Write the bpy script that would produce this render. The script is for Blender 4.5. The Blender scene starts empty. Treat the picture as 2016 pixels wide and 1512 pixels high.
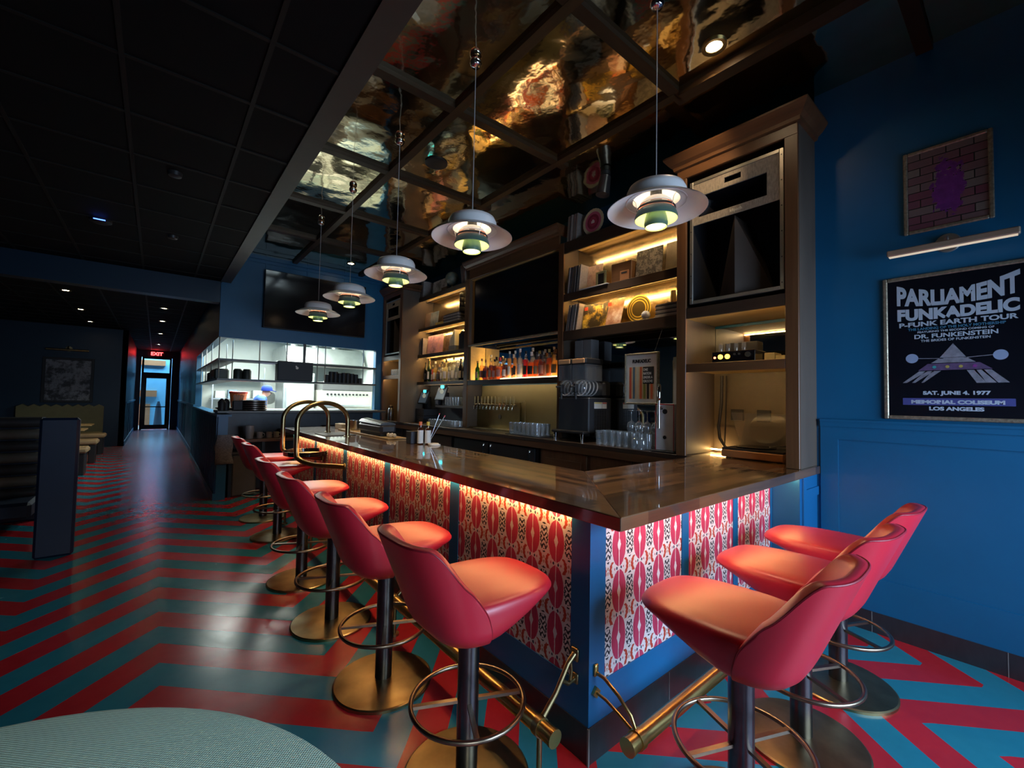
import bpy, math, random
from mathutils import Vector, Matrix
random.seed(7)
R = math.radians
PI = math.pi
sc = bpy.context.scene
col = sc.collection
# ------------------------------------------------------------------ camera
yaw, pit, rol = R(39.48), R(2.14), R(1.06)
Fv = Vector((math.sin(yaw)*math.cos(pit), math.cos(yaw)*math.cos(pit), math.sin(pit)))
R0 = Vector((math.cos(yaw), -math.sin(yaw), 0)); U0 = R0.cross(Fv)
Rv = R0*math.cos(rol)+U0*math.sin(rol); Uv = -R0*math.sin(rol)+U0*math.cos(rol)
cd = bpy.data.cameras.new('camera'); cam = bpy.data.objects.new('camera', cd); col.objects.link(cam)
cd.sensor_width = 36; cd.lens = 849.2/2016*36; cd.clip_start = .03; cd.clip_end = 100
m = Matrix((Rv, Uv, -Fv)).transposed().to_4x4(); m.translation = (0, 0, 1.506); cam.matrix_world = m
sc.camera = cam
# ------------------------------------------------------------------ world, exposure, large lights
w = bpy.data.worlds.new('world'); sc.world = w; w.use_nodes = True
w.node_tree.nodes['Background'].inputs[0].default_value = (.25, .4, .8, 1)
w.node_tree.nodes['Background'].inputs[1].default_value = .015
vs = sc.view_settings
vs.view_transform = 'Standard'; vs.look = 'None'; vs.gamma = 1; vs.use_curve_mapping = False
vs.exposure = 0.7
def area(name, loc, rot, sx, sy, power, color, spread=180):
    l = bpy.data.lights.new(name, 'AREA'); l.shape = 'RECTANGLE'; l.size = sx; l.size_y = sy
    l.energy = power; l.color = color; l.spread = R(spread)
    o = bpy.data.objects.new(name, l); col.objects.link(o); o.location = loc; o.rotation_euler = rot
    return o
def point(name, loc, power, color, rad=.03):
    l = bpy.data.lights.new(name, 'POINT'); l.energy = power; l.color = color; l.shadow_soft_size = rad
    o = bpy.data.objects.new(name, l); col.objects.link(o); o.location = loc; return o
def spot(name, loc, to, power, color, angle=60, blend=.6, rad=.03):
    l = bpy.data.lights.new(name, 'SPOT'); l.energy = power; l.color = color; l.shadow_soft_size = rad
    l.spot_size = R(50 if name == 'downlight_beam' and to[2] > 1 else angle); l.spot_blend = blend
    o = bpy.data.objects.new(name, l); col.objects.link(o); o.location = loc
    o.rotation_euler = (Vector(to)-Vector(loc)).to_track_quat('-Z', 'Y').to_euler(); return o
DAY = (.52, .72, 1.0)
area('daylight_window', (2.35, -1.62, 1.30), (R(76), 0, 0), 2.3, 1.6, 60, DAY, 122)                 # street windows behind the camera, facing +y
area('daylight_window', (-.6, -1.62, 1.35), (R(48), 0, 0), 1.3, 1.6, 24, (.75, .86, 1), 70)
area('kitchen_ceiling_light', (2.0, 9.7, 2.92), (0, 0, 0), 2.3, 2.4, 240, (.92, 1, .93))
area('alley_daylight', (-.1, 26.6, 4.2), (R(-35), 0, 0), 4, 2, 1000, (.45, .72, 1.0))
# ------------------------------------------------------------------ node expression helper
class X:
    """a scalar node socket with arithmetic"""
    def __init__(s, g, sock): s.g = g; s.s = sock
    def _op(s, op, *o):
        n = s.g.nodes.new('ShaderNodeMath'); n.operation = op
        for i, v in enumerate((s,)+o):
            if isinstance(v, X): s.g.links.new(v.s, n.inputs[i])
            else: n.inputs[i].default_value = v
        return X(s.g, n.outputs[0])
    def __add__(s, o): return s._op('ADD', o)
    def __sub__(s, o): return s._op('SUBTRACT', o)
    def __mul__(s, o): return s._op('MULTIPLY', o)
    def __truediv__(s, o): return s._op('DIVIDE', o)
    def abs(s): return s._op('ABSOLUTE')
    def floor(s): return s._op('FLOOR')
    def mod(s, o): return s._op('FLOORED_MODULO', o)
    def lt(s, o): return s._op('LESS_THAN', o)
    def gt(s, o): return s._op('GREATER_THAN', o)
    def max(s, o): return s._op('MAXIMUM', o)
    def min(s, o): return s._op('MINIMUM', o)
    def sqrt(s): return s._op('SQRT')
    def sin(s): return s._op('SINE')
    def sq(s): return s*s
MATS = {}
def newmat(name):
    m = bpy.data.materials.new(name); m.use_nodes = True; MATS[name] = m
    return m, m.node_tree, m.node_tree.nodes['Principled BSDF']
def srgb(r, g, b):
    f = lambda c: (c/255/12.92) if c/255 <= .04045 else ((c/255+.055)/1.055)**2.4
    return (f(r), f(g), f(b), 1)
def mixc(g, fac, a, b):
    n = g.nodes.new('ShaderNodeMix'); n.data_type = 'RGBA'
    if isinstance(fac, X): g.links.new(fac.s, n.inputs[0])
    else: n.inputs[0].default_value = fac
    for i, v in ((6, a), (7, b)):
        if isinstance(v, tuple): n.inputs[i].default_value = v
        else: g.links.new(v, n.inputs[i])
    return n.outputs[2]
def coords(g, kind='Object'):
    tc = g.nodes.new('ShaderNodeTexCoord'); sp = g.nodes.new('ShaderNodeSeparateXYZ')
    g.links.new(tc.outputs[kind], sp.inputs[0])
    return tc.outputs[kind], X(g, sp.outputs[0]), X(g, sp.outputs[1]), X(g, sp.outputs[2])
def noise(g, scale, detail=3, vec=None, stretch=None, rough=.55):
    n = g.nodes.new('ShaderNodeTexNoise'); n.inputs['Scale'].default_value = scale
    n.inputs['Detail'].default_value = detail; n.inputs['Roughness'].default_value = rough
    if vec is None: vec = g.nodes.new('ShaderNodeTexCoord').outputs['Object']
    if stretch:
        mp = g.nodes.new('ShaderNodeMapping'); mp.inputs['Scale'].default_value = stretch
        g.links.new(vec, mp.inputs[0]); vec = mp.outputs[0]
    g.links.new(vec, n.inputs['Vector'])
    return X(g, n.outputs['Fac'])
def bump(g, b, h, strength, dist=.01):
    n = g.nodes.new('ShaderNodeBump'); n.inputs['Strength'].default_value = strength; n.inputs['Distance'].default_value = dist
    g.links.new(h.s, n.inputs['Height']); g.links.new(n.outputs[0], b.inputs['Normal'])
def mat(name, c, rough=.5, metal=0, var=.12, scale=9, bmp=0, bscale=120, spec=.5, coat=0, stretch=None):
    if name in MATS: return MATS[name]
    m, g, b = newmat(name)
    c = tuple(c[:3])+(1,)
    b.inputs['Roughness'].default_value = rough; b.inputs['Metallic'].default_value = metal
    b.inputs['Specular IOR Level'].default_value = spec; b.inputs['Coat Weight'].default_value = coat
    f = noise(g, scale, 3, stretch=stretch)
    d = tuple(v*(1-var*2) for v in c[:3])+(1,); l = tuple(min(1, v*(1+var)) for v in c[:3])+(1,)
    g.links.new(mixc(g, f, d, l), b.inputs['Base Color'])
    if bmp: bump(g, b, noise(g, bscale, 2, stretch=stretch), bmp, .004)
    return m
def emis(name, c, strength):
    if name in MATS: return MATS[name]
    m, g, b = newmat(name)
    b.inputs['Base Color'].default_value = tuple(c[:3])+(1,)
    b.inputs['Emission Color'].default_value = tuple(c[:3])+(1,); b.inputs['Emission Strength'].default_value = strength
    return m
def glass(name, tint=(1, 1, 1), glossy=.12, tr=.9, milky=.02):
    if name in MATS: return MATS[name]
    m, g, b = newmat(name); g.nodes.remove(b)
    out = g.nodes['Material Output']
    t = g.nodes.new('ShaderNodeBsdfTransparent'); t.inputs[0].default_value = tuple(v*tr for v in tint)+(1,)
    gl = g.nodes.new('ShaderNodeBsdfGlossy'); gl.inputs['Roughness'].default_value = .04
    lw = g.nodes.new('ShaderNodeLayerWeight'); lw.inputs[0].default_value = .35
    mx = g.nodes.new('ShaderNodeMixShader')
    fc = X(g, lw.outputs['Facing']); f = fc*fc*fc*.8+glossy*.9
    g.links.new(f.s, mx.inputs[0]); g.links.new(t.outputs[0], mx.inputs[1]); g.links.new(gl.outputs[0], mx.inputs[2])
    df = g.nodes.new('ShaderNodeBsdfDiffuse'); df.inputs[0].default_value = (.8, .85, .9, 1)
    m3 = g.nodes.new('ShaderNodeMixShader'); m3.inputs[0].default_value = milky
    g.links.new(mx.outputs[0], m3.inputs[1]); g.links.new(df.outputs[0], m3.inputs[2])
    g.links.new(m3.outputs[0], out.inputs[0]); return m
def liquid(name, c):
    """coloured spirit in glass: passes light sideways and from below"""
    if name in MATS: return MATS[name]
    m, g, b = newmat(name); g.nodes.remove(b); out = g.nodes['Material Output']
    tl = g.nodes.new('ShaderNodeBsdfTranslucent'); tl.inputs[0].default_value = tuple(c)+(1,)
    t = g.nodes.new('ShaderNodeBsdfTransparent'); t.inputs[0].default_value = tuple(c)+(1,)
    gl = g.nodes.new('ShaderNodeBsdfGlossy'); gl.inputs['Roughness'].default_value = .06
    mx = g.nodes.new('ShaderNodeMixShader'); mx.inputs[0].default_value = .45
    g.links.new(tl.outputs[0], mx.inputs[1]); g.links.new(t.outputs[0], mx.inputs[2])
    lw = g.nodes.new('ShaderNodeLayerWeight'); lw.inputs[0].default_value = .3
    m2 = g.nodes.new('ShaderNodeMixShader'); f = X(g, lw.outputs['Facing'])*.5+.08
    g.links.new(f.s, m2.inputs[0]); g.links.new(mx.outputs[0], m2.inputs[1]); g.links.new(gl.outputs[0], m2.inputs[2])
    g.links.new(m2.outputs[0], out.inputs[0]); return m
# ------------------------------------------------------------------ mesh builder
class MB:
    def __init__(s): s.v = []; s.f = []; s.mi = []; s.cur = 0
    def add(s, vs, fs):
        o = len(s.v); s.v += [tuple(v) for v in vs]; s.f += [tuple(i+o for i in f) for f in fs]; s.mi += [s.cur]*len(fs); return s
    def box(s, x0, y0, z0, x1, y1, z1, b=0):
        if x0 > x1: x0, x1 = x1, x0
        if y0 > y1: y0, y1 = y1, y0
        if z0 > z1: z0, z1 = z1, z0
        if b:
            b = min(b, (x1-x0)*.45, (y1-y0)*.45, (z1-z0)*.45)
            vs = []; idx = {}
            for cx in (0, 1):
                for cy in (0, 1):
                    for cz in (0, 1):
                        X_, Y_, Z_ = (x0, x1)[cx], (y0, y1)[cy], (z0, z1)[cz]
                        sx, sy, sz = (1, -1)[cx]*b, (1, -1)[cy]*b, (1, -1)[cz]*b
                        for k, p in enumerate(((X_, Y_+sy, Z_+sz), (X_+sx, Y_, Z_+sz), (X_+sx, Y_+sy, Z_))):
                            idx[(cx, cy, cz, k)] = len(vs); vs.append(p)
            fs = []
            for a in (0, 1):
                fs.append([idx[(a, 0, 0, 0)], idx[(a, 1, 0, 0)], idx[(a, 1, 1, 0)], idx[(a, 0, 1, 0)]])
                fs.append([idx[(0, a, 0, 1)], idx[(1, a, 0, 1)], idx[(1, a, 1, 1)], idx[(0, a, 1, 1)]])
                fs.append([idx[(0, 0, a, 2)], idx[(1, 0, a, 2)], idx[(1, 1, a, 2)], idx[(0, 1, a, 2)]])
            for a in (0, 1):
                for c in (0, 1):
                    fs.append([idx[(a, c, 0, 0)], idx[(a, c, 1, 0)], idx[(a, c, 1, 1)], idx[(a, c, 0, 1)]])
                    fs.append([idx[(a, 0, c, 0)], idx[(a, 1, c, 0)], idx[(a, 1, c, 2)], idx[(a, 0, c, 2)]])
                    fs.append([idx[(0, a, c, 1)], idx[(1, a, c, 1)], idx[(1, a, c, 2)], idx[(0, a, c, 2)]])
            for a in (0, 1):
                for c in (0, 1):
                    for d in (0, 1): fs.append([idx[(a, c, d, 0)], idx[(a, c, d, 1)], idx[(a, c, d, 2)]])
            return s.add(vs, fs)
        vs = [(x, y, z) for x in (x0, x1) for y in (y0, y1) for z in (z0, z1)]
        return s.add(vs, [(0, 1, 3, 2), (4, 6, 7, 5), (0, 4, 5, 1), (2, 3, 7, 6), (0, 2, 6, 4), (1, 5, 7, 3)])
    def obox(s, c, ax, hs):
        """oriented box: centre, three axis vectors, half sizes"""
        c = Vector(c); A = [Vector(a).normalized()*h for a, h in zip(ax, hs)]
        vs = [c+A[0]*i+A[1]*j+A[2]*k for i in (-1, 1) for j in (-1, 1) for k in (-1, 1)]
        return s.add(vs, [(0, 1, 3, 2), (4, 6, 7, 5), (0, 4, 5, 1), (2, 3, 7, 6), (0, 2, 6, 4), (1, 5, 7, 3)])
    def lathe(s, prof, c=(0, 0, 0), n=24, axis='z', capb=True, capt=True):
        vs = []; fs = []
        for r, z in prof:
            for i in range(n):
                a = 2*PI*i/n; p = (r*math.cos(a), r*math.sin(a), z)
                if axis == 'x': p = (z, p[0], p[1])
                if axis == 'y': p = (p[0], z, p[1])
                vs.append((p[0]+c[0], p[1]+c[1], p[2]+c[2]))
        for j in range(len(prof)-1):
            for i in range(n):
                k = (i+1) % n
                fs.append((j*n+i, j*n+k, (j+1)*n+k, (j+1)*n+i))
        if capb: fs.append(tuple(range(n-1, -1, -1)))
        if capt: fs.append(tuple((len(prof)-1)*n+i for i in range(n)))
        return s.add(vs, fs)
    def cyl(s, p0, p1, r, n=16, r2=None):
        p0 = Vector(p0); p1 = Vector(p1); d = (p1-p0).normalized()
        u = d.orthogonal().normalized(); v = d.cross(u); r2 = r if r2 is None else r2
        vs = [p0+u*r*math.cos(2*PI*i/n)+v*r*math.sin(2*PI*i/n) for i in range(n)]+[p1+u*r2*math.cos(2*PI*i/n)+v*r2*math.sin(2*PI*i/n) for i in range(n)]
        fs = [(i, (i+1) % n, n+(i+1) % n, n+i) for i in range(n)]+[tuple(range(n-1, -1, -1)), tuple(range(n, 2*n))]
        return s.add(vs, fs)
    def tube(s, pts, r, n=12, closed=False):
        pts = [Vector(p) for p in pts]; N = len(pts); vs = []; fs = []
        u = None
        for i, p in enumerate(pts):
            a = pts[(i-1) % N] if (closed or i > 0) else p; b = pts[(i+1) % N] if (closed or i < N-1) else p
            d = (b-a).normalized()
            u = d.orthogonal().normalized() if u is None else (u-d*u.dot(d)).normalized()
            v = d.cross(u)
            rr = r[i] if isinstance(r, (list, tuple)) else r
            vs += [p+u*rr*math.cos(2*PI*k/n)+v*rr*math.sin(2*PI*k/n) for k in range(n)]
        M = N if closed else N-1
        for i in range(M):
            j = (i+1) % N
            fs += [(i*n+k, i*n+(k+1) % n, j*n+(k+1) % n, j*n+k) for k in range(n)]
        if not closed: fs += [tuple(range(n-1, -1, -1)), tuple((N-1)*n+k for k in range(n))]
        return s.add(vs, fs)
    def grid(s, rows, closeu=False):
        """rows of equally many points"""
        n = len(rows[0]); vs = [p for r in rows for p in r]; fs = []
        for j in range(len(rows)-1):
            for i in range(n if closeu else n-1):
                k = (i+1) % n; fs.append((j*n+i, j*n+k, (j+1)*n+k, (j+1)*n+i))
        return s.add(vs, fs)
    def prism(s, poly, z0, z1, axis='z'):
        n = len(poly)
        def P(a, b, c): return {'z': (a, b, c), 'x': (c, a, b), 'y': (a, c, b)}[axis]
        vs = [P(a, b, z0) for a, b in poly]+[P(a, b, z1) for a, b in poly]
        return s.add(vs, [tuple(range(n-1, -1, -1)), tuple(range(n, 2*n))]+[(i, (i+1) % n, n+(i+1) % n, n+i) for i in range(n)])
    def build(s, name, mats, parent=None, smooth=None, kind=None, label=None):
        me = bpy.data.meshes.new(name)
        off = Vector((0, 0, 0)); p = parent
        while p is not None: off += p.location; p = p.parent
        me.from_pydata([tuple(Vector(v)-off) for v in s.v], [], s.f)
        if not isinstance(mats, (list, tuple)): mats = [mats]
        for m_ in mats: me.materials.append(m_)
        me.polygons.foreach_set('material_index', s.mi)
        me.update()
        import bmesh
        bm = bmesh.new(); bm.from_mesh(me); bmesh.ops.recalc_face_normals(bm, faces=bm.faces); bm.to_mesh(me); bm.free()
        if smooth:
            me.polygons.foreach_set('use_smooth', [True]*len(me.polygons)); me.set_sharp_from_angle(angle=R(smooth))
        o = bpy.data.objects.new(name, me); col.objects.link(o)
        if parent is not None: o.parent = parent
        if kind: o['kind'] = kind
        if label: o['label'] = label
        return o
def tag(o, label, cat, group=None):
    o['label'] = label; o['category'] = cat
    if group: o['group'] = group
    return o
def thing(name, loc, label, cat, group=None):
    o = bpy.data.objects.new(name, None); o.empty_display_size = .05; col.objects.link(o); o.location = loc
    bpy.context.view_layer.update
    return tag(o, label, cat, group)
def kids(o): return [c for c in col.objects if c.parent == o]
def dup(o, loc=None, rotz=None, label=None, group=None, parent=None):
    c = o.copy(); col.objects.link(c); c.parent = parent
    if loc is not None: c.location = loc
    if rotz is not None: c.rotation_euler = (0, 0, rotz)
    if label: c['label'] = label
    if group: c['group'] = group
    for k in kids(o): dup(k, parent=c)
    return c
def st(mb, name, m, smooth=None): return mb.build(name, m, kind='structure', smooth=smooth)
def text(s, size, m, parent, pos, xdir, updir, off=.0, ext=.0006, align='CENTER', wid=None, name='lettering', shear=0, space=1.0, arch=0):
    """writing as a mesh part, laid in the plane of xdir / updir; wid fits the width"""
    cu = bpy.data.curves.new('t', 'FONT'); cu.body = s; cu.size = size; cu.align_x = align; cu.offset = off; cu.extrude = ext; cu.space_character = space
    to = bpy.data.objects.new('t', cu); col.objects.link(to)
    dg = bpy.context.evaluated_depsgraph_get(); dg.update()
    me = bpy.data.meshes.new_from_object(to.evaluated_get(dg)); bpy.data.objects.remove(to); bpy.data.curves.remove(cu)
    xs = [v.co.x for v in me.vertices]
    k = (wid/(max(xs)-min(xs))) if wid else 1
    xd = Vector(xdir).normalized(); ud = Vector(updir).normalized(); nd = xd.cross(ud); pos = Vector(pos)
    off_ = Vector((0, 0, 0)); p = parent
    while p is not None: off_ += p.location; p = p.parent
    W = max(abs(x) for x in xs)*k
    for v in me.vertices:
        x, y, z = v.co.x*k, v.co.y, v.co.z
        if arch: y = y*(1+arch*.8*(x/W)**2) - 0 + arch*size*.5*(x/W)**2
        v.co = pos+xd*x+ud*y+nd*z-off_
    me.materials.clear(); me.materials.append(m)
    o = bpy.data.objects.new(name, me); col.objects.link(o)
    if parent is not None: o.parent = parent
    return o
# ------------------------------------------------------------------ materials
def wood(name, c1, c2, rough, axis, coat=0, fine=30):
    """grain running along axis"""
    m, g, b = newmat(name); b.inputs['Specular IOR Level'].default_value = .2 if 'beam' in name else .5
    st_ = {'x': (.12, 1, 1), 'y': (1, .12, 1), 'z': (1, 1, .12)}[axis]
    n1 = noise(g, 7, 4, stretch=st_); n2 = noise(g, fine, 3, stretch=tuple(v if v == 1 else .04 for v in st_))
    f = (n1*.9+n2*.6)-.28
    g.links.new(mixc(g, f.max(0).min(1), c1, c2), b.inputs['Base Color'])
    b.inputs['Roughness'].default_value = rough; b.inputs['Coat Weight'].default_value = coat; b.inputs['Coat Roughness'].default_value = .08
    bump(g, b, n2, .12, .002)
    return m
WD1, WD2 = (.045, .018, .007, 1), (.19, .085, .033, 1)
wood_v = wood('cabinet_wood_upright', WD1, WD2, .38, 'z'); wood_y = wood('cabinet_wood_lengthwise', WD1, WD2, .38, 'y')
wood_x = wood('cabinet_wood_crosswise', WD1, WD2, .38, 'x')
wood_dark = wood('dark_shelf_wood', (.02, .012, .008, 1), (.06, .034, .02, 1), .4, 'y')
wood_lit = wood('lit_shelf_lining', (.42, .28, .10, 1), (.68, .48, .20, 1), .5, 'y')  # shelf wood in brighter gold, part of the LED glow put into its colour
beam_wood = wood('ceiling_beam_wood', (.03, .016, .007, 1), (.075, .042, .018, 1), .4, 'y')
def bartop(name, along):
    m, g, b = newmat(name); v, x, y, z = coords(g)
    a, c = (y, x) if along == 'y' else (x, y)
    lane = (c/.047).floor()
    w1 = (lane*12.9898).sin()*43758.5; off = w1-w1.floor()
    stave = ((a/.42)+off).floor()
    h = ((stave*78.233+lane*37.7).sin()*43758.5); h = h-h.floor()
    n2 = noise(g, 22, 4, stretch=(1, .07, 1) if along == 'y' else (.07, 1, 1))
    f = h*.65+n2*.7-.22
    g.links.new(mixc(g, f.max(0).min(1), (.016, .007, .003, 1), (.25, .125, .05, 1)), b.inputs['Base Color'])
    b.inputs['Roughness'].default_value = .34; b.inputs['Coat Weight'].default_value = 1; b.inputs['Coat Roughness'].default_value = .045
    bump(g, b, noise(g, 3.5, 2), .06, .02)
    return m
top_y = bartop('bar_top_staves_lengthwise', 'y'); top_x = bartop('bar_top_staves_crosswise', 'x')
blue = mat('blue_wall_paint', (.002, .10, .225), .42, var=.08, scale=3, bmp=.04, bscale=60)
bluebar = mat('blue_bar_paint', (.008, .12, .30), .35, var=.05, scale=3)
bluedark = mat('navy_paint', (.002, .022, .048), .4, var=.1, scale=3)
black = mat('matte_black', (.012, .012, .014), .55, var=.1)
blackgloss = mat('gloss_black', (.006, .006, .008), .12, var=.05)
ceilblk = mat('black_ceiling_tile', (.003, .003, .0035), .8, var=.15, spec=.2)
tee = mat('ceiling_grid_metal', (.013, .0125, .011), .6, 0, spec=.2)
tilebase = mat('dark_base_tile', (.028, .024, .028), .4, var=.25, scale=25, stretch=(1, 1, .3))
brass = mat('brushed_brass', (.62, .45, .16), .28, 1, var=.12, scale=14)
brassdk = mat('aged_brass', (.38, .30, .15), .34, 1, var=.3, scale=9)
gunmetal = mat('gunmetal_tube', (.13, .13, .14), .3, 1, var=.2, scale=20)
ringmetal = mat('bronze_footring', (.30, .24, .17), .3, 1, var=.2, scale=20)
steel = mat('stainless_steel', (.6, .6, .6), .28, 1, var=.1)
chrome = mat('chrome', (.8, .8, .82), .06, 1, var=.03)
alu = mat('aluminium_trim', (.62, .58, .5), .35, .9, var=.1)
def _leather():
    m, g, b = newmat('red_leather')
    b.inputs['Base Color'].default_value = (.56, .013, .034, 1); b.inputs['Roughness'].default_value = .40
    b.inputs['Coat Weight'].default_value = .55; b.inputs['Coat Roughness'].default_value = .38
    bump(g, b, noise(g, 260, 3), .1, .0015); return m
leather = _leather()
piping_m = mat('dark_red_piping', (.26, .008, .02), .4, var=.1)
white = mat('white_enamel', (.86, .84, .82), .35, var=.03)
greenen = mat('green_enamel', (.07, .14, .11), .35, var=.05)
inner_green = mat('pale_green_lacquer', (.42, .50, .22), .4, var=.03)
copper = mat('rose_reflector', (.6, .2, .12), .35, .6)
plaster = mat('white_kitchen_wall', (.78, .84, .78), .5, var=.03)
paper = mat('paper_white', (.75, .73, .68), .6, var=.05)
floor_m, g, b = newmat('chevron_floor_tile')
v, x, y, z = coords(g)
t = (x+4.5)/10.0
cr = g.nodes.new('ShaderNodeValToRGB'); cr.color_ramp.interpolation = 'LINEAR'
ks = [(-4.4, 0), (-3.655, 1), (-2.91, 0), (-2.165, 1), (-1.42, 0), (-.675, 0)]
kinks = [(-4.40, 1), (-3.65, 0), (-2.91, 1), (-2.17, 0), (-1.42, 1), (-.675, 0), (.07, 1), (.81, 0), (1.52, 1), (2.21, 0), (2.887, 1), (3.53, 0), (4.2, 1)]
els = cr.color_ramp.elements
for i, (kx, kv) in enumerate(kinks):
    p = (kx+4.5)/10.0
    e = els[i] if i < 2 else els.new(p)
    e.position = p; e.color = (kv, kv, kv, 1)
g.links.new(t.s, cr.inputs[0])
sepc = g.nodes.new('ShaderNodeSeparateColor'); g.links.new(cr.outputs[0], sepc.inputs[0])
tri = X(g, sepc.outputs[0])
yy = (y-tri*.735)-(x-.9).max(0)*.085
band = ((yy-2.168)/.245)
par = (band/2-(band/2).floor()).lt(.5)        # 1 = blue
tile = ((x+y)/.61).floor()+((x-y)/.61).floor()*7.3
tn = (tile*12.99).sin()*.5+.5
nz = noise(g, 14, 4)
redc = mixc(g, (nz*.6+tn*.3).min(1), (.33, .010, .018, 1), (.46, .022, .028, 1))
bluc = mixc(g, (nz*.6+tn*.3).min(1), (.012, .15, .21, 1), (.022, .20, .27, 1))
bc = mixc(g, par, redc, bluc)
g.links.new(bc, b.inputs['Base Color'])
rg = nz*.14+.17; g.links.new(rg.s, b.inputs['Roughness']); b.inputs['Specular IOR Level'].default_value = .6
bump(g, b, noise(g, 2.5, 3)+noise(g, 9, 2, stretch=(.35, 1, 1))*.35, .07, .03)
# ikat cloth on the bar front: local U along the front, V up
def ikat(name, axis):
    m, g, b = newmat(name); v, x, y, z = coords(g)
    a = y if axis == 'y' else x
    nx = noise(g, 110, 2, stretch=(1, 1, .25))
    cw, ch = .160, .205
    U = ((a+(nx-.5)*.006+.035)/cw).mod(1)-.5
    V = ((z+(noise(g, 150, 1)-.5)*.010+.06)/ch).mod(1)-.5
    au, av = U.abs(), V.abs()
    ell = ((U/.315).sq()+(V/.462).sq()).lt(1)
    line = au.lt(.016); dia = (au/.085+av/.17).lt(1)
    e = U.abs()*-1+.5+(V*75).sin()*.010
    oval = ((e/.165).sq()+(av/.345).sq())
    ring = (oval.lt(1))*(oval.gt(.62))*(((av-.02)*42).sin().gt(-.55))
    chev = (oval.lt(.62))*((av-e*.85)*52).sin().gt(.05)
    blk = ring.max(chev)
    fv = av*-1+.5
    rust = ((e-(fv*fv*3.4+.115)).abs().lt(.055))*(fv.lt(.165))
    beige = ((e/.035).sq()+((fv-.05)/.035).sq()).lt(1)
    dots = (((au-.10)/.035).sq()+(fv/.035).sq()).lt(1)
    dots2 = (((au-.20)/.022).sq()+(fv/.028).sq()).lt(1)
    strk = noise(g, 60, 2, stretch=(1, 1, .05))
    pink = mixc(g, strk, (.30, .012, .045, 1), (.62, .05, .14, 1))
    base = (.68, .64, .64, 1)
    c = mixc(g, ell, base, pink)
    c = mixc(g, (ell*line).max(dia*ell), c, (.72, .66, .66, 1))
    c = mixc(g, blk*(ell*-1+1), c, (.02, .022, .035, 1))
    c = mixc(g, rust, c, (.42, .045, .02, 1))
    c = mixc(g, beige, c, (.42, .26, .18, 1))
    c = mixc(g, dots, c, (.035, .03, .07, 1)); c = mixc(g, dots2, c, (.4, .02, .06, 1))
    g.links.new(c, b.inputs['Base Color']); b.inputs['Roughness'].default_value = .8
    return m
ikat_y = ikat('ikat_cloth_long_side', 'y'); ikat_x = ikat('ikat_cloth_short_side', 'x')
def mirror_ceiling():
    m, g, b = newmat('dark_antique_mirror')
    b.inputs['Metallic'].default_value = 1; b.inputs['Roughness'].default_value = .07
    n = noise(g, 5, 4)
    g.links.new(mixc(g, n, (.50, .42, .26, 1), (.86, .75, .50, 1)), b.inputs['Base Color'])
    h = noise(g, 3.2, 1)*1.0+noise(g, 22, 1)*.05
    bump(g, b, h, .22, .045); return m
mirror_c = mirror_ceiling()
mirror = mat('back_bar_mirror', (.55, .58, .6), .03, 1, var=.05, scale=2)
led_warm = emis('warm_led_strip', (1, .54, .20), 20)
led_shelf = emis('amber_shelf_led', (1, .62, .20), 130)
# ================================================================== SETTING
st(MB().add([(-4.4, -1.8, 0), (4.2, -1.8, 0), (4.2, 24, 0), (-4.4, 24, 0)], [(0, 1, 2, 3)]), 'floor', floor_m)
ZC = 3.85
WX = 3.772
# back wall: niche for the back bar between y 1.03 and 8.2
b_ = MB(); b_.box(WX, -1.76, 0, WX+.3, 1.03, ZC); b_.box(4.07, 1.03, 0, 4.2, 8.2, ZC); st(b_, 'wall_right', blue)
b_ = MB(); b_.box(4.05, 1.05, 1.84, 4.069, 1.94, 2.21); b_.box(4.05, 3.68, 1.8, 4.069, 5.64, 2.36); b_.box(4.05, 1.95, 1.08, 4.069, 3.6, 2.30)
st(b_, 'trim_1', mirror)
# wainscot on the right wall
b_ = MB()
b_.box(WX-.022, -1.76, 1.36, WX, 1.005, 1.395); b_.box(WX-.03, -1.76, 1.395, WX, 1.005, 1.411)
b_.box(WX-.012, -1.76, 1.27, WX, 1.005, 1.36)
b_.box(WX-.012, .90, .36, WX, 1.005, 1.27); b_.box(WX-.012, -1.76, .136, WX, 1.005, .36)
for yy_ in (-.85,): b_.box(WX-.012, yy_, .36, WX, yy_+.12, 1.27)
st(b_, 'trim_2', blue)
b_ = MB(); b_.box(WX-.016, -1.76, 0, WX, 1.02, .136); st(b_, 'baseboard_right', tilebase)
b_ = MB()
for k in range(4): b_.box(WX-.0175, .72-k*.6, 0, WX-.0158, .7235-k*.6, .136)
st(b_, 'trim_3', mat('pale_grout', (.2, .19, .18), .8))
# ceilings
st(MB().box(.80, -1.76, ZC, 4.2, 8.2, ZC+.06), 'ceiling', mirror_c)
st(MB().box(-4.4, -1.76, 3.3, .73, 24, 3.36), 'ceiling', ceilblk)
b_ = MB(); b_.box(.73, -1.76, 3.30, .86, 8.2, ZC+.05); b_.box(.715, -1.76, 3.285, .735, 8.2, 3.33); st(b_, 'trim_4', mat('soffit_edge_paint', (.042, .038, .03), .5, 0))
b_ = MB()
for xx in (.39, -.21, -.83, -1.44, -2.05, -2.66): b_.box(xx-.012, -1.76, 3.292, xx+.012, 24, 3.3)
y_ = -1.23
while y_ < 23.5: b_.box(-4.4, y_-.012, 3.293, .72, y_+.012, 3.3); y_ += .61
st(b_, 'trim_5', tee)
b_ = MB()
for yb in (.42, 1.68, 2.93, 4.2, 5.48, 6.75): b_.box(.86, yb-.04, ZC-.036, 3.05 if yb > 1 else WX, yb+.04, ZC)
st(b_, 'trim_6', wood('beam_crosswise', (.022, .012, .006, 1), (.06, .034, .017, 1), .4, 'x'))
b_ = MB()
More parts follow.
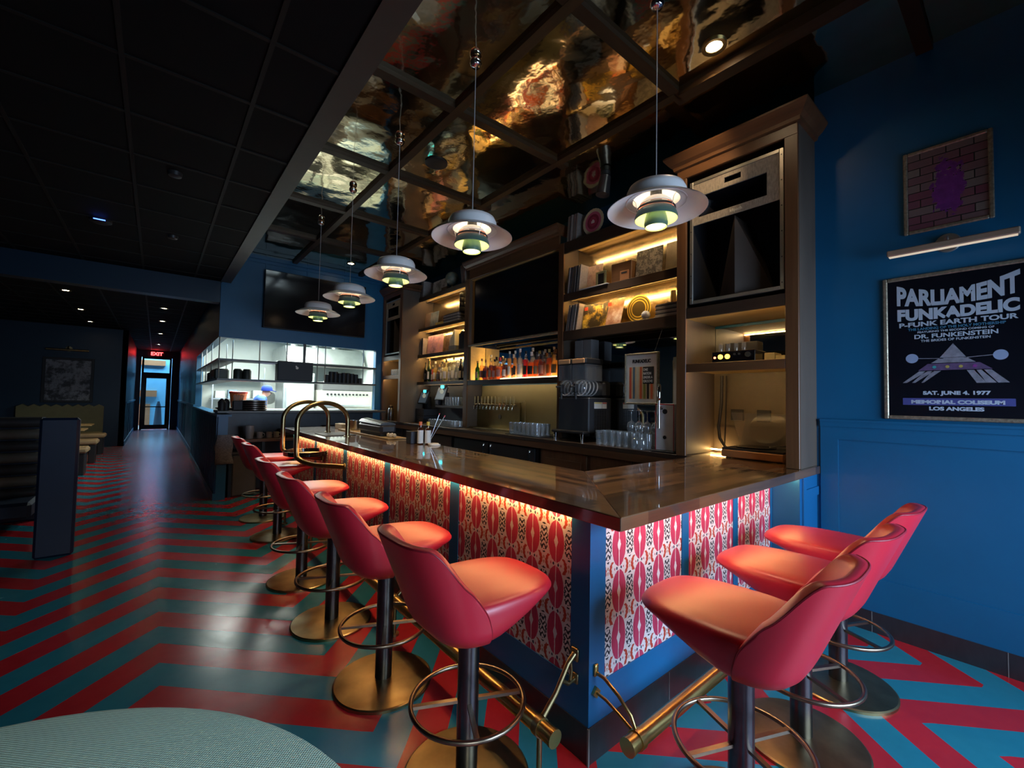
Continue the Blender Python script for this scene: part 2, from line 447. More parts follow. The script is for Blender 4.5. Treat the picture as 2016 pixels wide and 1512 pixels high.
b_.box(1.745, -1.76, ZC-.039, 1.815, 8.2, ZC-.001); b_.box(2.895, 1.68, ZC-.039, 2.965, 8.2, ZC-.001)
b_.box(2.9, -1.76, ZC-.07, 3.0, 1.64, ZC-.001)
st(b_, 'trim_7', beam_wood)
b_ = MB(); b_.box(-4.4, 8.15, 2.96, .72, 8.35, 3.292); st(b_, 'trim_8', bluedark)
# kitchen front wall with the pass opening that turns the corner
b_ = MB()
b_.box(.73, 8.2, 2.42, WX+.4, 8.32, ZC)
b_.box(.73, 8.32, 2.42, .85, 12.9, 3.3)
b_.box(3.29, 8.2, 0, 4.1, 8.32, 2.42)
b_.box(.73, 8.2, 0, 3.29, 8.32, 1.27)
b_.box(.73, 12.9, 0, .85, 24, 3.3)
st(b_, 'wall_back', blue)
b_ = MB()
for xx in (1.35, 2.0, 2.65, 3.3): b_.box(xx-.012, 8.188, 3.55, xx+.012, 8.2, ZC)
b_.box(.86, 8.186, 3.72, 4.05, 8.2, 3.75); b_.box(.86, 8.176, 3.78, 4.05, 8.2, ZC-.03); b_.box(.73, 8.19, 2.42, 3.3, 8.2, 2.45)
st(b_, 'trim_9', blue)
# half wall with vertical boards along the corridor
b_ = MB(); b_.box(.70, 7.45, 0, .82, 12.9, 1.19); b_.box(.68, 7.43, 1.19, .86, 12.9, 1.22)
y_ = 7.5
while y_ < 12.9: b_.box(.685, y_, .1, .70, y_+.05, 1.19); y_ += .2
b_.box(.67, 7.45, 0, .70, 12.9, .1)
st(b_, 'wall_left', blue)
# corridor and far dining room
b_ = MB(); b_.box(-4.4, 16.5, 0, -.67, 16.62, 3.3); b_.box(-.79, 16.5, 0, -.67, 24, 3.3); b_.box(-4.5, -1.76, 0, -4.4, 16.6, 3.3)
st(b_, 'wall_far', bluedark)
b_ = MB()
for y0 in [17+i*.8 for i in range(8)]:
    b_.box(-.67, y0, .15, -.655, y0+.06, 1.2); b_.box(.715, y0, .15, .73, y0+.06, 1.2)
b_.box(-.67, 16.6, 1.2, -.64, 23.5, 1.26); b_.box(.70, 12.9, 1.2, .73, 23.5, 1.26)
b_.box(-.67, 16.6, 0, -.65, 23.5, .12); b_.box(.71, 12.9, 0, .73, 23.5, .12)
st(b_, 'trim_10', blue)
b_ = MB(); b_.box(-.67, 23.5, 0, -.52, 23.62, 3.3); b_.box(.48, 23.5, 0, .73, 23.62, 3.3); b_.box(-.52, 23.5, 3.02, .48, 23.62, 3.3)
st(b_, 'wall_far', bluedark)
b_ = MB(); b_.box(-4.4, -1.86, 0, 4.2, -1.76, ZC); st(b_, 'wall_front', mat('front_wall_paint', (.03, .04, .06), .6))
# entrance windows behind the camera
d_ = MB()
for (xa, xb) in ((.72, 3.3), (-1.24, .05)):
    z0, z1 = .5, 2.7
    d_.box(xa-.06, -1.76, z0-.06, xb, -1.69, z0); d_.box(xa-.06, -1.76, z1, xb, -1.69, z1+.06)
    for q in (xa-.06, (xa+xb)/2-.03, xb-.06): d_.box(q, -1.76, z0, q+.06, -1.69, z1)
st(d_, 'window_1', black)
# back door
dr = MB(); dr.box(-.50, 23.46, .0, -.43, 23.54, 3.02); dr.box(.40, 23.46, 0, .47, 23.54, 3.02); dr.box(-.5, 23.46, 2.95, .47, 23.54, 3.02); dr.box(-.5, 23.46, 2.24, .47, 23.54, 2.38)
door = st(dr, 'door_1', blackgloss)
dl = MB(); dl.box(-.43, 23.47, .02, -.33, 23.52, 2.24); dl.box(.31, 23.47, .02, .40, 23.52, 2.24); dl.box(-.33, 23.47, .02, .31, 23.52, .2); dl.box(-.33, 23.47, 2.14, .31, 23.52, 2.24); dl.box(-.33, 23.46, .93, .31, 23.48, .97)
dlf = dl.build('door_leaf', blackgloss, door)
g_ = MB(); g_.box(-.33, 23.495, .2, .31, 23.50, 2.14); g_.build('door_glass', glass('door_pane', (.8, .95, 1), .05), dlf)
g_ = MB(); g_.box(-.43, 23.495, 2.38, .40, 23.50, 2.95); g_.build('transom_glass', glass('door_pane'), door)
# outside in the alley
o_ = MB(); o_.box(-2, 26.9, 0, 2, 27, 4.5); st(o_, 'wall_outside', mat('pale_blue_render', (.25, .55, .72), .7, var=.1, scale=4))
o_ = MB(); o_.box(-2, 24, -.02, 2, 27, 0); st(o_, 'floor', mat('alley_concrete', (.35, .36, .38), .7))
o_ = MB(); o_.box(-.9, 26.82, .0, -.2, 26.9, 1.0); o_.box(-.9, 26.82, 1.35, .02, 26.9, 1.65); o_.box(-.6, 26.82, 2.85, .3, 26.9, 3.1)
st(o_, 'trim_11', mat('orange_panel', (.65, .22, .08), .6))
o_ = MB(); o_.lathe([(.2, 0), (.2, .03), (.16, .05), (.10, .9), (.04, 1.15)], (.1, 25.6, .0), 20)
tag(o_.build('traffic_cone', mat('dark_cone_rubber', (.08, .10, .13), .6), smooth=40), 'dark cone standing outside the glass back door', 'cone')
# exit sign
es = thing('exit_sign', (-.05, 23.3, 3.13), 'red lit EXIT sign hanging above the glass back door', 'sign')
MB().box(-.2, 23.28, 3.06, .12, 23.33, 3.26).build('sign_box', black, es)
text('EXIT', .19, emis('red_sign_light', (1, .03, .03), 9), es, (-.04, 23.275, 3.095), (1, 0, 0), (0, 0, 1), .006, .002)
MB().box(-.05, 23.295, 3.26, -.03, 23.315, 3.3).build('bracket', black, es)
point('exit_glow', (-.04, 23.1, 3.16), 2.5, (1, .05, .05), .05)
# ================================================================== THE BAR
XE, YE, XB, YB = 1.377, 1.008, 1.436, 1.204
bar = thing('bar_counter', (XB, YB, 0), 'long L-shaped bar with blue body, patterned cloth panels and glossy dark wood top', 'bar counter')
b_ = MB()   # body: long leg and short leg
b_.box(XB+.012, YB+.012, .15, XB+.10, 6.30, 1.012); b_.box(XB+.012, YB+.012, .15, 3.44, YB+.10, 1.012)
b_.box(XB, YB, .15, XB+.104, 1.31, 1.0115); b_.box(XB+.104, YB, .15, 1.54, YB+.10, 1.0115)
for (y0, y1) in ((2.23, 2.33), (3.23, 3.33), (4.225, 4.32), (5.24, 5.31), (6.22, 6.31)): b_.box(XB, y0, .31, XB+.10, y1, 1.0115)
for (x0, x1) in ((2.18, 2.25), (2.79, 2.855), (3.38, 3.44)): b_.box(x0, YB, .31, x1, YB+.10, 1.0115)
b_.box(XB, 1.31, .15, XB+.02, 6.31, .31); b_.box(1.54, YB, .15, 3.44, YB+.02, .31)
b_.box(3.40, 1.03, 0, 3.44, YB+.05, 1.01); b_.box(3.44, 1.03, 0, WX, 1.07, 1.01)
b_.box(3.44, 1.018, .0, 3.5, 1.03, 1.01); b_.box(3.5, 1.018, .86, WX, 1.0295, .92)
b_.build('body', bluebar, bar)
for (y0, y1) in ((1.31, 2.23), (2.33, 3.23), (3.33, 4.225), (4.32, 5.24), (5.31, 6.22)):
    MB().box(XB+.004, y0, .31, XB+.013, y1, 1.010).build('cloth_panel', ikat_y, bar)
for (x0, x1) in ((1.54, 2.18), (2.25, 2.79), (2.855, 3.38)):
    MB().box(x0, YB+.004, .31, x1, YB+.013, 1.010).build('cloth_panel', ikat_x, bar)
k_ = MB(); k_.box(XB-.004, YB-.004, 0, XB+.09, 6.31, .15); k_.box(XB+.09, YB-.004, 0, 3.44, YB+.09, .15); k_.build('kick_base', tilebase, bar)
k_ = MB(); k_.box(XB-.008, YB-.008, 0, XB, YB, .15)
for q in (2.0, 2.6, 3.2, 3.8, 4.4): k_.box(XB-.006, q, 0, XB-.003, q+.003, .15)
for q in (2.05, 2.65, 3.25): k_.box(q, YB-.006, 0, q+.003, YB-.003, .15)
k_.build('base_trim', MATS['pale_grout'], bar)
bpy.data.objects['base_trim']['kind'] = 'stuff'
# top: mitred L, long leg staves along y, short leg along x
ZT0, ZT1 = 1.012, 1.067
def slab(name, poly, m):
    mb = MB(); c = .004
    mb.prism(poly, ZT0, ZT1); o = mb.build(name, m, bar)
    bv = o.modifiers.new('edge', 'BEVEL'); bv.width = .004; bv.segments = 2; bv.limit_method = 'ANGLE'; return o
XI, YI = 2.10, 1.815
slab('top', [(XE, YE), (XI, YI), (XI, 6.66), (XE, 6.66)], top_y)
slab('top', [(XE, YE), (XI, YI), (3.44, YI), (3.44, 1.03+.83), (4.05, 1.86), (4.05, 1.072), (WX-.002, 1.072), (WX-.002, YE)], top_x)
l_ = MB(); l_.box(XE+.035, 1.32, 1.007, XE+.055, 6.5, 1.0115); l_.build('led_strip', led_warm, bar)
l_ = MB(); l_.box(XE+.20, YE+.035, 1.007, 3.70, YE+.055, 1.0115); l_.build('led_strip', emis('warm_led_short', (1, .50, .18), 22), bar)
# drawers and doors on the bartender side are hidden; inner panel
MB().box(XB+.10, 1.4, .08, XB+.13, 6.2, 1.01).build('inner_panel', black, bar)
# ------------------------------------------------------------------ foot rails
def foot_rail(long):
    if long: rt = thing('foot_rail', (1.225, 3.7, .215), 'brass foot rail running along the long side of the bar', 'foot rail', None)
    else: rt = thing('foot_rail', (2.4, .995, .215), 'brass foot rail running along the short side of the bar', 'foot rail', None)
    def P(a, d, z): return (XB-d, a, z) if long else (a, YB-d, z)
    z = .215; d = .211; a0, a1 = (1.20, 6.2) if long else (1.42, 3.34)
    MB().cyl(P(a0, d, z), P(a1, d, z), .032, 24).build('rail', brass, rt, smooth=40)
    MB().cyl(P(a0-.012, d, z), P(a0+.001, d, z), .034, 24).build('end_cap', brass, rt, smooth=40)
    for a in ([1.275, 2.62, 4.55, 5.65] if long else [1.475, 3.2]):
        q = MB(); q.cyl(P(a-.014, d, z), P(a+.014, d, z), .037, 24)
        br = q.build('bracket', brassdk if long else brass, rt, smooth=40)
        if long:
            q = MB(); q.tube([P(a, d-.02, z+.03), P(a, d-.09, z+.09), P(a, .05, z+.185), P(a, .012, z+.21)], [.013, .011, .011, .013], 10)
            q.tube([P(a, .09, z+.13), P(a, .05, z+.10), P(a, .01, z+.105)], .009, 8)
            q.box(*P(a-.02, 0, z+.18), *P(a+.02, .014, z+.235), .004); q.box(*P(a-.018, 0, z+.085), *P(a+.018, .012, z+.13), .004)
            q.tube([P(a, .035, z+.20), P(a, .028, z+.15), P(a, .035, z+.11)], .006, 8)
            q.build('bracket_arm', brassdk, br, smooth=50)
            q = MB(); q.cyl(P(a, d, 0.012), P(a, d, z-.03), .011, 12); q.cyl(P(a, d, 0), P(a, d, .014), .03, 16); q.build('floor_post', brassdk, br, smooth=40)
        else:
            q = MB(); q.tube([P(a, .01, z+.15), P(a, .05, z+.148), P(a, .12, z+.115), P(a, d-.03, z+.07), P(a, d-.01, z+.03)], .0075, 8)
            q.tube([P(a, .01, z+.07), P(a, .06, z+.065), P(a, .12, z+.045), P(a, d-.03, z+.02)], .0065, 8)
            q.box(*P(a-.013, 0, z+.135), *P(a+.013, .012, z+.185), .004); q.lathe([(.02, 0), (.02, .01)], (0, 0, 0), 4) if False else None
            q.obox(P(a, .007, z+.07), ((1, 0, 1), (1, 0, -1), (0, 1, 0)), (.017, .017, .006))
            q.build('bracket_arm', brass, br, smooth=50)
            q = MB(); q.cyl(P(a, d, 0.012), P(a, d, z-.03), .011, 12); q.cyl(P(a, d, 0), P(a, d, .014), .03, 16)
            if a > 2: q.build('floor_post', brassdk, br, smooth=40)
foot_rail(True); foot_rail(False)
# ------------------------------------------------------------------ bar stools (front is local +y)
def sup(a, rx, ry, e):
    c, s = math.cos(a), math.sin(a)
    return (rx*math.copysign(abs(c)**(2/e), c), ry*math.copysign(abs(s)**(2/e), s))
def sm(t): t = max(0, min(1, t)); return t*t*(3-2*t)
def make_stool():
    t = thing('bar_stool', (0, 0, 0), '', 'bar stool', 'red leather bar stools around the bar')
    # seat cushion
    mb = MB(); N = 64
    def seat_row(k, z0, dz_front, crown=0):
        row = []
        for i in range(N):
            a = 2*PI*i/N; x, y = sup(a, .230*k, .280*k, 3.3); y += .060
            f = sm((y+.06)/.34)
            row.append((x*(1-.06*f*f), y, z0+dz_front*f-crown*f))
        return row
    rows = [seat_row(.02, .618, .088), seat_row(.5, .618, .088), seat_row(.78, .620, .088), seat_row(.88, .628, .085), seat_row(.945, .645, .074), seat_row(.985, .672, .054), seat_row(1.0, .705, .028), seat_row(1.0, .728, .010), seat_row(.992, .745, .0, .004), seat_row(.97, .758, 0, .006), seat_row(.93, .766, 0, .006), seat_row(.84, .771, 0, .005), seat_row(.6, .774, 0, .003), seat_row(.3, .776, 0), seat_row(.02, .777, 0)]
    mb.grid(rows, True); mb.add(rows[-1], [tuple(range(N))]); mb.add(rows[0], [tuple(range(N))]); mb.build('seat', leather, t, smooth=60)
    # wrap-round back shell
    NA, NS = 81, 18
    def top(a):    # height of the rim; a = 0 at the back, 1 at the front seam
        a = abs(a); z = 1.0-.012*a-.135*sm((a-.38)/.30)-.065*sm((a-.60)/.30)
        if a > .68: z -= (z-.612)*(1-math.sqrt(max(0, 1-((a-.68)/.32)**2)))**1.25
        return z
    def prof(z):
        if z < .69: k = math.sqrt(max(0, 1-((.69-z)/.094)**2)); return .120+(.230-.120)*k
        return .230+.10*(z-.69)
    def P(a, s, off=0):
        zt = top(a); z = .598+(zt-.598)*s
        r = prof(z)-off; q = math.copysign(R(45)*abs(a)/.45 if abs(a) < .45 else math.acos((.80-.50*(abs(a)-.45)/.55)**1.55), a)
        x, y = sup(-PI/2+q, r*1.03, r*1.02, 3.1)
        back = max(0, -y/(r*1.02))
        lean = -.105*max(0, z-.66)/.34*back
        return (x, y+lean+.012, z)
    ths = [math.sin(PI/2*(-1+2*i/(NA-1))) for i in range(NA)]
    ss = [j/(NS-1) for j in range(NS)]
    outer = [[P(th, s) for th in ths] for s in ss]
    inner = [[P(th, s, .040*(.3+.7*sm(s/.2))*min(1, .25+2.5*(1-abs(th)))) for th in ths] for s in ss]
    rim = [[tuple((Vector(a)*.75+Vector(b)*.25)+Vector((0, 0, .007))) for a, b in zip(outer[-1], inner[-1])], [tuple((Vector(a)*.3+Vector(b)*.7)+Vector((0, 0, .007))) for a, b in zip(outer[-1], inner[-1])]]
    mb = MB(); rows = outer+rim+inner[::-1]; mb.grid(rows)
    c0 = [P(th, 0) for th in ths]
    mb.add(c0+[(0, .02, .594)], [(i, i+1, NA) for i in range(NA-1)]+[(NA-1, 0, NA)])
    mb.build('back_shell', leather, t, smooth=60)
    pp = [tuple(Vector(p)+Vector((0, 0, .003))) for p in [P(th, 1, .003) for th in ths]]
    MB().tube(pp, .0036, 6).build('piping', piping_m, t, smooth=60)
    MB().cyl((0, 0, .018), (0, 0, .66), .043, 28).build('pole', gunmetal, t, smooth=40)
    f = MB(); rr = .225; z = .30
    f.tube([(rr*math.cos(a), rr*math.sin(a), z) for a in [2*PI*i/56 for i in range(56)]], .0095, 10, True)
    fr = f.build('footring', ringmetal, t, smooth=60)
    for k in range(4):
        a = PI/4+k*PI/2+.35; f = MB(); d = (math.cos(a), math.sin(a), 0)
        f.obox((d[0]*.132, d[1]*.132, z), (d, (-d[1], d[0], 0), (0, 0, 1)), (.09, .009, .006)); f.build('spoke', ringmetal, fr)
    MB().lathe([(.05, .03), (.245, .017), (.252, .012), (.252, 0)][::-1], n=64, capt=True).build('base_plate', brassdk, t, smooth=30)
    return t
proto = make_stool()
stools = [(1.015, 1.475, -90, 'red leather bar stool nearest the camera on the long side of the bar'),
 (.99, 2.235, -90, 'red leather bar stool on the long side, second along from the corner'),
 (.965, 3.03, -90, 'red leather bar stool on the long side, third along from the corner'),
 (.975, 3.86, -90, 'red leather bar stool on the long side, fourth from the corner'),
 (1.06, 5.22, -90, 'red leather bar stool beyond the brass hoops, second from the far end of the bar'),
 (1.07, 6.08, -90, 'farthest red leather bar stool, at the far end of the bar by the kitchen'),
 (1.66, .69, 2, 'red leather bar stool on the short side nearest the bar corner and the camera'),
 (2.31, .70, -2, 'middle one of the three red leather bar stools on the short side of the bar'),
 (2.93, .71, 0, 'red leather bar stool on the short side nearest the blue poster wall')]
for i, (x_, y_, a_, lb) in enumerate(stools):
    o = proto if i == 0 else dup(proto)
    o.location = (x_, y_, 0); o.rotation_euler = (0, 0, R(a_)); o['label'] = lb
# ------------------------------------------------------------------ pendant lamps
def make_pendant():
    t = thing('pendant_lamp', (0, 0, 0), '', 'pendant lamp', 'layered white pendant lamps over the bar')
    # z=0 is the bottom of the lamp
    MB().tube([(0, 0, .25), (0, 0, ZC-2.49-.03)], .003, 8).build('cord', mat('grey_cord', (.5, .5, .5), .5), t)
    MB().lathe([(.0, -.028), (.03, -.022), (.042, 0), (.04, .02), (.03, .035)], (0, 0, ZC-2.49-.036), 24).build('ceiling_canopy', chrome, t, smooth=60)
    MB().lathe([(.010, .285), (.014, .25), (.03, .237), (.035, .18)], n=20).build('cap', black, t, smooth=50)
    def shell(pr, nm, m1, m2, par=t, n=56, th=.002):
        pr = [(r*1.09, z*1.06) for r, z in pr]
        mb = MB(); mb.lathe(pr, n=n, capb=False, capt=False); k = len(mb.f)
        mb.cur = 1; mb.lathe([(max(.001, r-th), z-th*1.2) for r, z in pr], n=n, capb=False, capt=False)
        return mb.build(nm, [m1, m2], par, smooth=50)
    shell([(.03, .236), (.115, .236), (.138, .226), (.150, .200), (.154, .150)], 'top_shade', white, white)
    shell([(.120, .160), (.16, .152), (.205, .134), (.25, .104)], 'wide_shade', white, white)
    shell([(.060, .165), (.078, .148), (.088, .128)], 'upper_reflector', white, copper)
    shell([(.090, .122), (.097, .114), (.098, .106)], 'collar_ring', black, black)
    shell([(.058, .122), (.082, .114), (.097, .098), (.107, .070), (.108, .055)], 'lower_shade', greenen, inner_green)
    shell([(.048, .09), (.056, .06), (.060, .032), (.056, .014)], 'inner_cup', greenen, inner_green)
    for k in range(3):
        a = 2*PI*k/3+.4; d = Vector((math.cos(a), math.sin(a), 0))
        MB().tube([d*.15+Vector((0, 0, .2)), d*.14+Vector((0, 0, .17)), d*.118+Vector((0, 0, .15)), d*.104+Vector((0, 0, .09)), d*.106+Vector((0, 0, .066))], .0018, 6).build('strut', steel, t)
    MB().lathe([(.0, .045), (.022, .055), (.030, .08), (.022, .105), (.0, .115)], n=20).build('bulb', emis('bulb_glow', (1, .82, .45), 4), t, smooth=60)
    MB().lathe([(.053, .018), (.053, .021)], n=28).build('diffuser', emis('diffuser_glow', (1, .93, .50), 1.5), t)
    return t
pend = make_pendant()
plist = [(2.156, 1.356, 'white layered pendant lamp nearest the camera, hanging over the bar corner'),
 (1.61, 2.41, 'white layered pendant lamp, second from the camera along the bar'),
 (1.61, 3.61, 'white layered pendant lamp in the middle of the row over the bar'),
 (1.61, 4.81, 'white layered pendant lamp, second from the far end of the row'),
 (1.61, 6.01, 'farthest white layered pendant lamp, hanging in front of the wall television')]
for i, (x_, y_, lb) in enumerate(plist):
    o = pend if i == 0 else dup(pend)
    o.location = (x_, y_, 2.49); o['label'] = lb
    point('lamp_light', (x_, y_, 2.49+.135), 2.2, (1, .82, .58), .03)
    spot('lamp_light', (x_, y_, 2.485), (x_, y_, 0), 26, (1, .70, .40), 96, 1.0, .05)
# ------------------------------------------------------------------ downlights
def downlight(x_, y_, z_, s, label, nm, power=None, to=None, colr=(1, .78, .5)):
    t = thing(nm, (x_, y_, z_), label, 'ceiling light')
    MB().lathe([(.075, 0), (.075, -.012), (.05, -.008), (.046, -.002)], (x_, y_, z_), 28, capb=False, capt=False).build('trim_ring', brassdk, t, smooth=40)
    MB().lathe([(.047, -.003), (.047, -.001)], (x_, y_, z_), 24).build('lens', emis('downlight_%d' % int(s), colr, s), t)
    if power: spot('downlight_beam', (x_, y_, z_-.02), to or (x_, y_, 0), power, colr, 75, .8, .04)
downlight(2.735, 1.30, ZC, 60, 'round recessed downlight glowing in the dark mirror ceiling beside the nearest pendant', 'downlight', 40, (3.36, 1.75, 3.3), (1, .72, .42))
downlight(2.55, 7.6, ZC, 40, 'small recessed downlight by the kitchen wall above the television', 'downlight', 18)
for i, (x_, y_) in enumerate([(-1.3, 10.85), (-1.33, 13.1), (-1.36, 15.2), (.06, 11.6), (.05, 13.7), (.03, 16.6), (0, 20.3)]):
    downlight(x_, y_, 3.3, 30, ['nearest', 'middle', 'farthest', 'nearest', 'second', 'third', 'farthest'][i]+(' downlight of the left row in the dark dining room ceiling' if i < 3 else ' downlight of the row leading down the corridor'), 'downlight', 4 if i < 3 else 45)
t = thing('smoke_detector', (-.513, 6.14, 3.3), 'round black ceiling unit with a thin blue light', 'smoke detector')
MB().lathe([(.09, 3.3), (.09, 3.275), (.06, 3.26)], (-.513, 6.14, 0), 24).build('housing', black, t, smooth=40)
MB().box(-.56, 6.045, 3.268, -.47, 6.052, 3.276).build('status_light', emis('blue_status', (.05, .12, 1), 5), t)
for i, (x_, y_) in enumerate([(.05, 4.41), (.077, 6.21)]):
    t = MB().lathe([(.05, 3.3), (.045, 3.27), (.02, 3.262)], (x_, y_, 0), 20).build('ceiling_sprinkler', mat('dark_metal', (.05, .05, .05), .4, .6), smooth=40)
    tag(t, ['dark sprinkler head on the black tile ceiling, the nearer one', 'dark sprinkler head on the black tile ceiling, the farther one'][i], 'sprinkler')
# ------------------------------------------------------------------ brass hoops and tray on the bar
def hoop(A, Cx, B, lab):
    t = thing('brass_hoop', A, lab, 'hoop rail', 'brass hoops over the bar edge')
    A = Vector(A); B = Vector(B); Cx = Vector(Cx); pts = []
    top = 1.44; r0 = 1.24
    for z in (1.067, 1.12, 1.18): pts.append((A.x, A.y, z))
    for k in range(0, 19):
        a = PI*k/18; f = (1-math.cos(a))/2
        p = A.lerp(Cx, f); pts.append((p.x, p.y, r0+(top-r0)*math.sin(a)))
    for z in (1.15, 1.08, 1.0): pts.append((Cx.x, Cx.y, z))
    for k in range(1, 11):
        a = PI/2*k/10; f = (1-math.cos(a))*.55; p = Cx.lerp(B, f); pts.append((p.x, p.y, .93-(.93-B.z)*math.sin(a)))
    pts.append(tuple(B))
    MB().tube(pts, .0235, 16).build('tube', brassdk, t, smooth=60)
    MB().lathe([(.04, 1.067), (.04, 1.073), (.026, 1.078)], (A.x, A.y, 0), 24).build('flange', brassdk, t, smooth=40)
    MB().cyl((XB, B.y, B.z), (XB-.01, B.y, B.z), .036, 20).build('flange', brassdk, t, smooth=40)
hoop((1.665, 4.90, 1.067), (1.09, 4.66, 1), (XB-.003, 4.275, .83), 'brass tube hoop curving over the bar edge, the nearer of the pair')
hoop((1.67, 5.62, 1.067), (1.12, 5.42, 1), (XB-.003, 4.98, .83), 'brass tube hoop curving over the bar edge, the farther of the pair')
t = thing('round_tray', (1.27, 5.0, .88), 'round black rimmed tray with pale inside held between the brass hoops', 'tray')
MB().lathe([(.0, .885), (.20, .885), (.215, .89), (.22, .925), (.226, .925), (.222, .882), (.2, .872), (.0, .872)], (1.27, 5.0, 0), 40, capb=False, capt=False).build('rim', blackgloss, t, smooth=40)
MB().lathe([(.19, .886), (.19, .889)], (1.27, 5.0, 0), 36).build('inside', mat('pale_tray_liner', (.55, .5, .35), .5), t)
MB().box(1.33, 4.98, .858, 1.434, 5.02, .871).build('support', brassdk, t)
tag(MB().box(1.46, 5.0, 1.067, 1.80, 5.42, 1.075, .003).build('bar_mat', black), 'flat black rubber mat on the bar between the hoops', 'bar mat')
# ------------------------------------------------------------------ round table in the foreground
t = thing('round_table', (-.45, .75, 0), 'round pale mint table top at the bottom left corner of the photo', 'table')
mm, g, b = newmat('mint_woven_vinyl'); b.inputs['Base Color'].default_value = (.27, .47, .40, 1); b.inputs['Roughness'].default_value = .5
v, x, y, z = coords(g)
wv = (x*900).sin()*(y*900).sin(); g.links.new(mixc(g, wv*.5+.5, (.46, .72, .58, 1), (.58, .82, .68, 1)), b.inputs['Base Color']); bump(g, b, wv, .35, .002)
MB().lathe([(.0, .705), (.775, .705), (.79, .712), (.80, .725), (.797, .736), (.785, .74), (.0, .74)], (-.45, .75, 0), 96, capb=False, capt=False).build('top', mm, t, smooth=40)
MB().lathe([(.04, .02), (.04, .705)], (-.45, .75, 0), 24).build('pedestal', gunmetal, t, smooth=40)
MB().lathe([(.3, 0), (.3, .012), (.06, .03)], (-.45, .75, 0), 40).build('base', brassdk, t, smooth=30)
# ================================================================== BACK BAR
YW = Vector((0, -1, 0)); ZU = Vector((0, 0, 1))        # writing that faces -x runs along -y
olive = mat('olive_gold_panel', (.33, .27, .12), .45, .2, var=.06, scale=4)
greyply = mat('weathered_panel', (.10, .078, .05), .55, var=.15, scale=6)
sidepl = mat('grey_brown_side', (.10, .075, .055), .5, var=.2, scale=5, stretch=(1, 1, .3))
led_dim = emis('amber_cabinet_led', (1, .64, .26), 75)
def led(par, x0, y0, y1, z, m=led_shelf, wdt=.012):
    MB().box(x0, y0, z, x0+.003, y1, z+.006).build('led_strip', m, par)
def cabinet(y0, y1, label, shelves, yref):
    t = thing('tall_cabinet', (3.7, (y0+y1)/2, 1.067), label, 'cabinet')
    xf, xb, pw = 3.405, 4.045, .085; zt = 3.50
    for i, (a, b) in enumerate(((y0, y0+.03), (y1-.03, y1))):
        MB().box(xf+.02, a, 1.068, xb, b, zt).build('side_panel', sidepl, t)
    for (a, b) in ((y0, y0+pw), (y1-pw, y1)): MB().box(xf, a, 1.068, xf+.022, b, 3.42, .003).build('face_post', wood_v, t)
    MB().box(xf, y0, 3.42, xf+.022, y1, 3.52, .003).build('header', wood_y, t)
    q = MB(); prof = [(.0, 3.50), (.02, 3.505), (.025, 3.53), (.05, 3.55), (.075, 3.585), (.085, 3.60), (.085, 3.615)]
    rows = []
    for d, z in prof: rows.append([(xb, y0-d, z), (xf-d, y0-d, z), (xf-d, y1+d, z), (xb, y1+d, z)])
    rows.append([(xb, y0+.02, 3.616), (xf+.02, y0+.02, 3.616), (xf+.02, y1-.02, 3.616), (xb, y1-.02, 3.616)])
    q.grid(rows); q.box(xf+.02, y0+.02, 3.49, xb, y1-.02, 3.5); q.build('cornice', wood_y, t)
    for (za, zb_, lined) in shelves:
        sh = MB().box(xf+.002, y0+pw, za, xf+.03, y1-pw, zb_, .003).build('shelf', wood_dark if lined == 2 else wood_y, t)
        MB().box(xf+.03, y0+.03, zb_-.03, xb, y1-.03, zb_).build('board', wood_dark, sh)
        if lined: MB().box(xf+.03, y0+.03, za+.02, xb, y1-.03, zb_-.031).build('lining', wood_lit, sh)
        led(t, xf+.0305, y0+.04, y1-.04, za+.004, led_dim)
    return t
cR = cabinet(1.03, 1.94, 'tall wooden corner cabinet holding the big loudspeaker, amplifier and record player', [(2.215, 2.30, 2), (1.765, 1.835, 1)], 0)
cL = cabinet(7.33, 8.185, 'tall wooden cabinet with a loudspeaker at the far kitchen end of the back bar', [(2.215, 2.30, 2), (1.86, 1.93, 1)], 0)
MB().box(4.025, 1.06, 1.068, 4.045, 1.91, 1.80).build('back_panel', greyply, cR)
q = MB().box(4.018, 1.06, 1.068, 4.0245, 1.91, 1.30).build('lower_back_panel', sidepl, cR)
for yy_ in (1.70, 1.48):
    o = MB(); o.box(4.01, yy_-.055, 1.36, 4.0245, yy_+.055, 1.46, .004); o = o.build('power_outlet', black, cR)
MB().box(3.93, 1.76, 1.09, 3.95, 1.90, 1.10).build('led_strip', emis('corner_led', (1, .6, .2), 35), cR)
MB().box(3.405, 1.0295, 1.068, WX-.003, 1.031, 1.07) 
# counter of the back bar
bb = thing('back_bar_counter', (3.75, 4.6, 0), 'dark wooden back bar counter along the wall behind the bar', 'counter')
MB().box(3.44, 1.862, 1.025, 4.045, 8.18, 1.067, .003).build('worktop', wood_dark, bb)
MB().box(3.445, 1.86, .955, 3.47, 8.15, 1.024).build('fascia', wood_y, bb)
MB().box(3.50, 1.86, 0, 4.04, 3.70, .954).build('carcass', sidepl, bb)
for (a, b) in ((1.90, 2.42), (2.43, 2.93), (2.98, 3.66)):
    q = MB(); q.box(3.477, a, .12, 3.499, b, .95, .003)
    d_ = q.build('door', wood_v, bb)
    MB().box(3.470, a+.07, .20, 3.4765, b-.07, .86, .004).build('raised_panel', wood_y, d_)
fr = thing('bar_fridge', (3.7, 4.7, 0), 'black low bar fridge with chrome handles under the back bar counter', 'fridge')
MB().box(3.50, 3.74, .02, 4.03, 5.60, .945).build('body', black, fr)
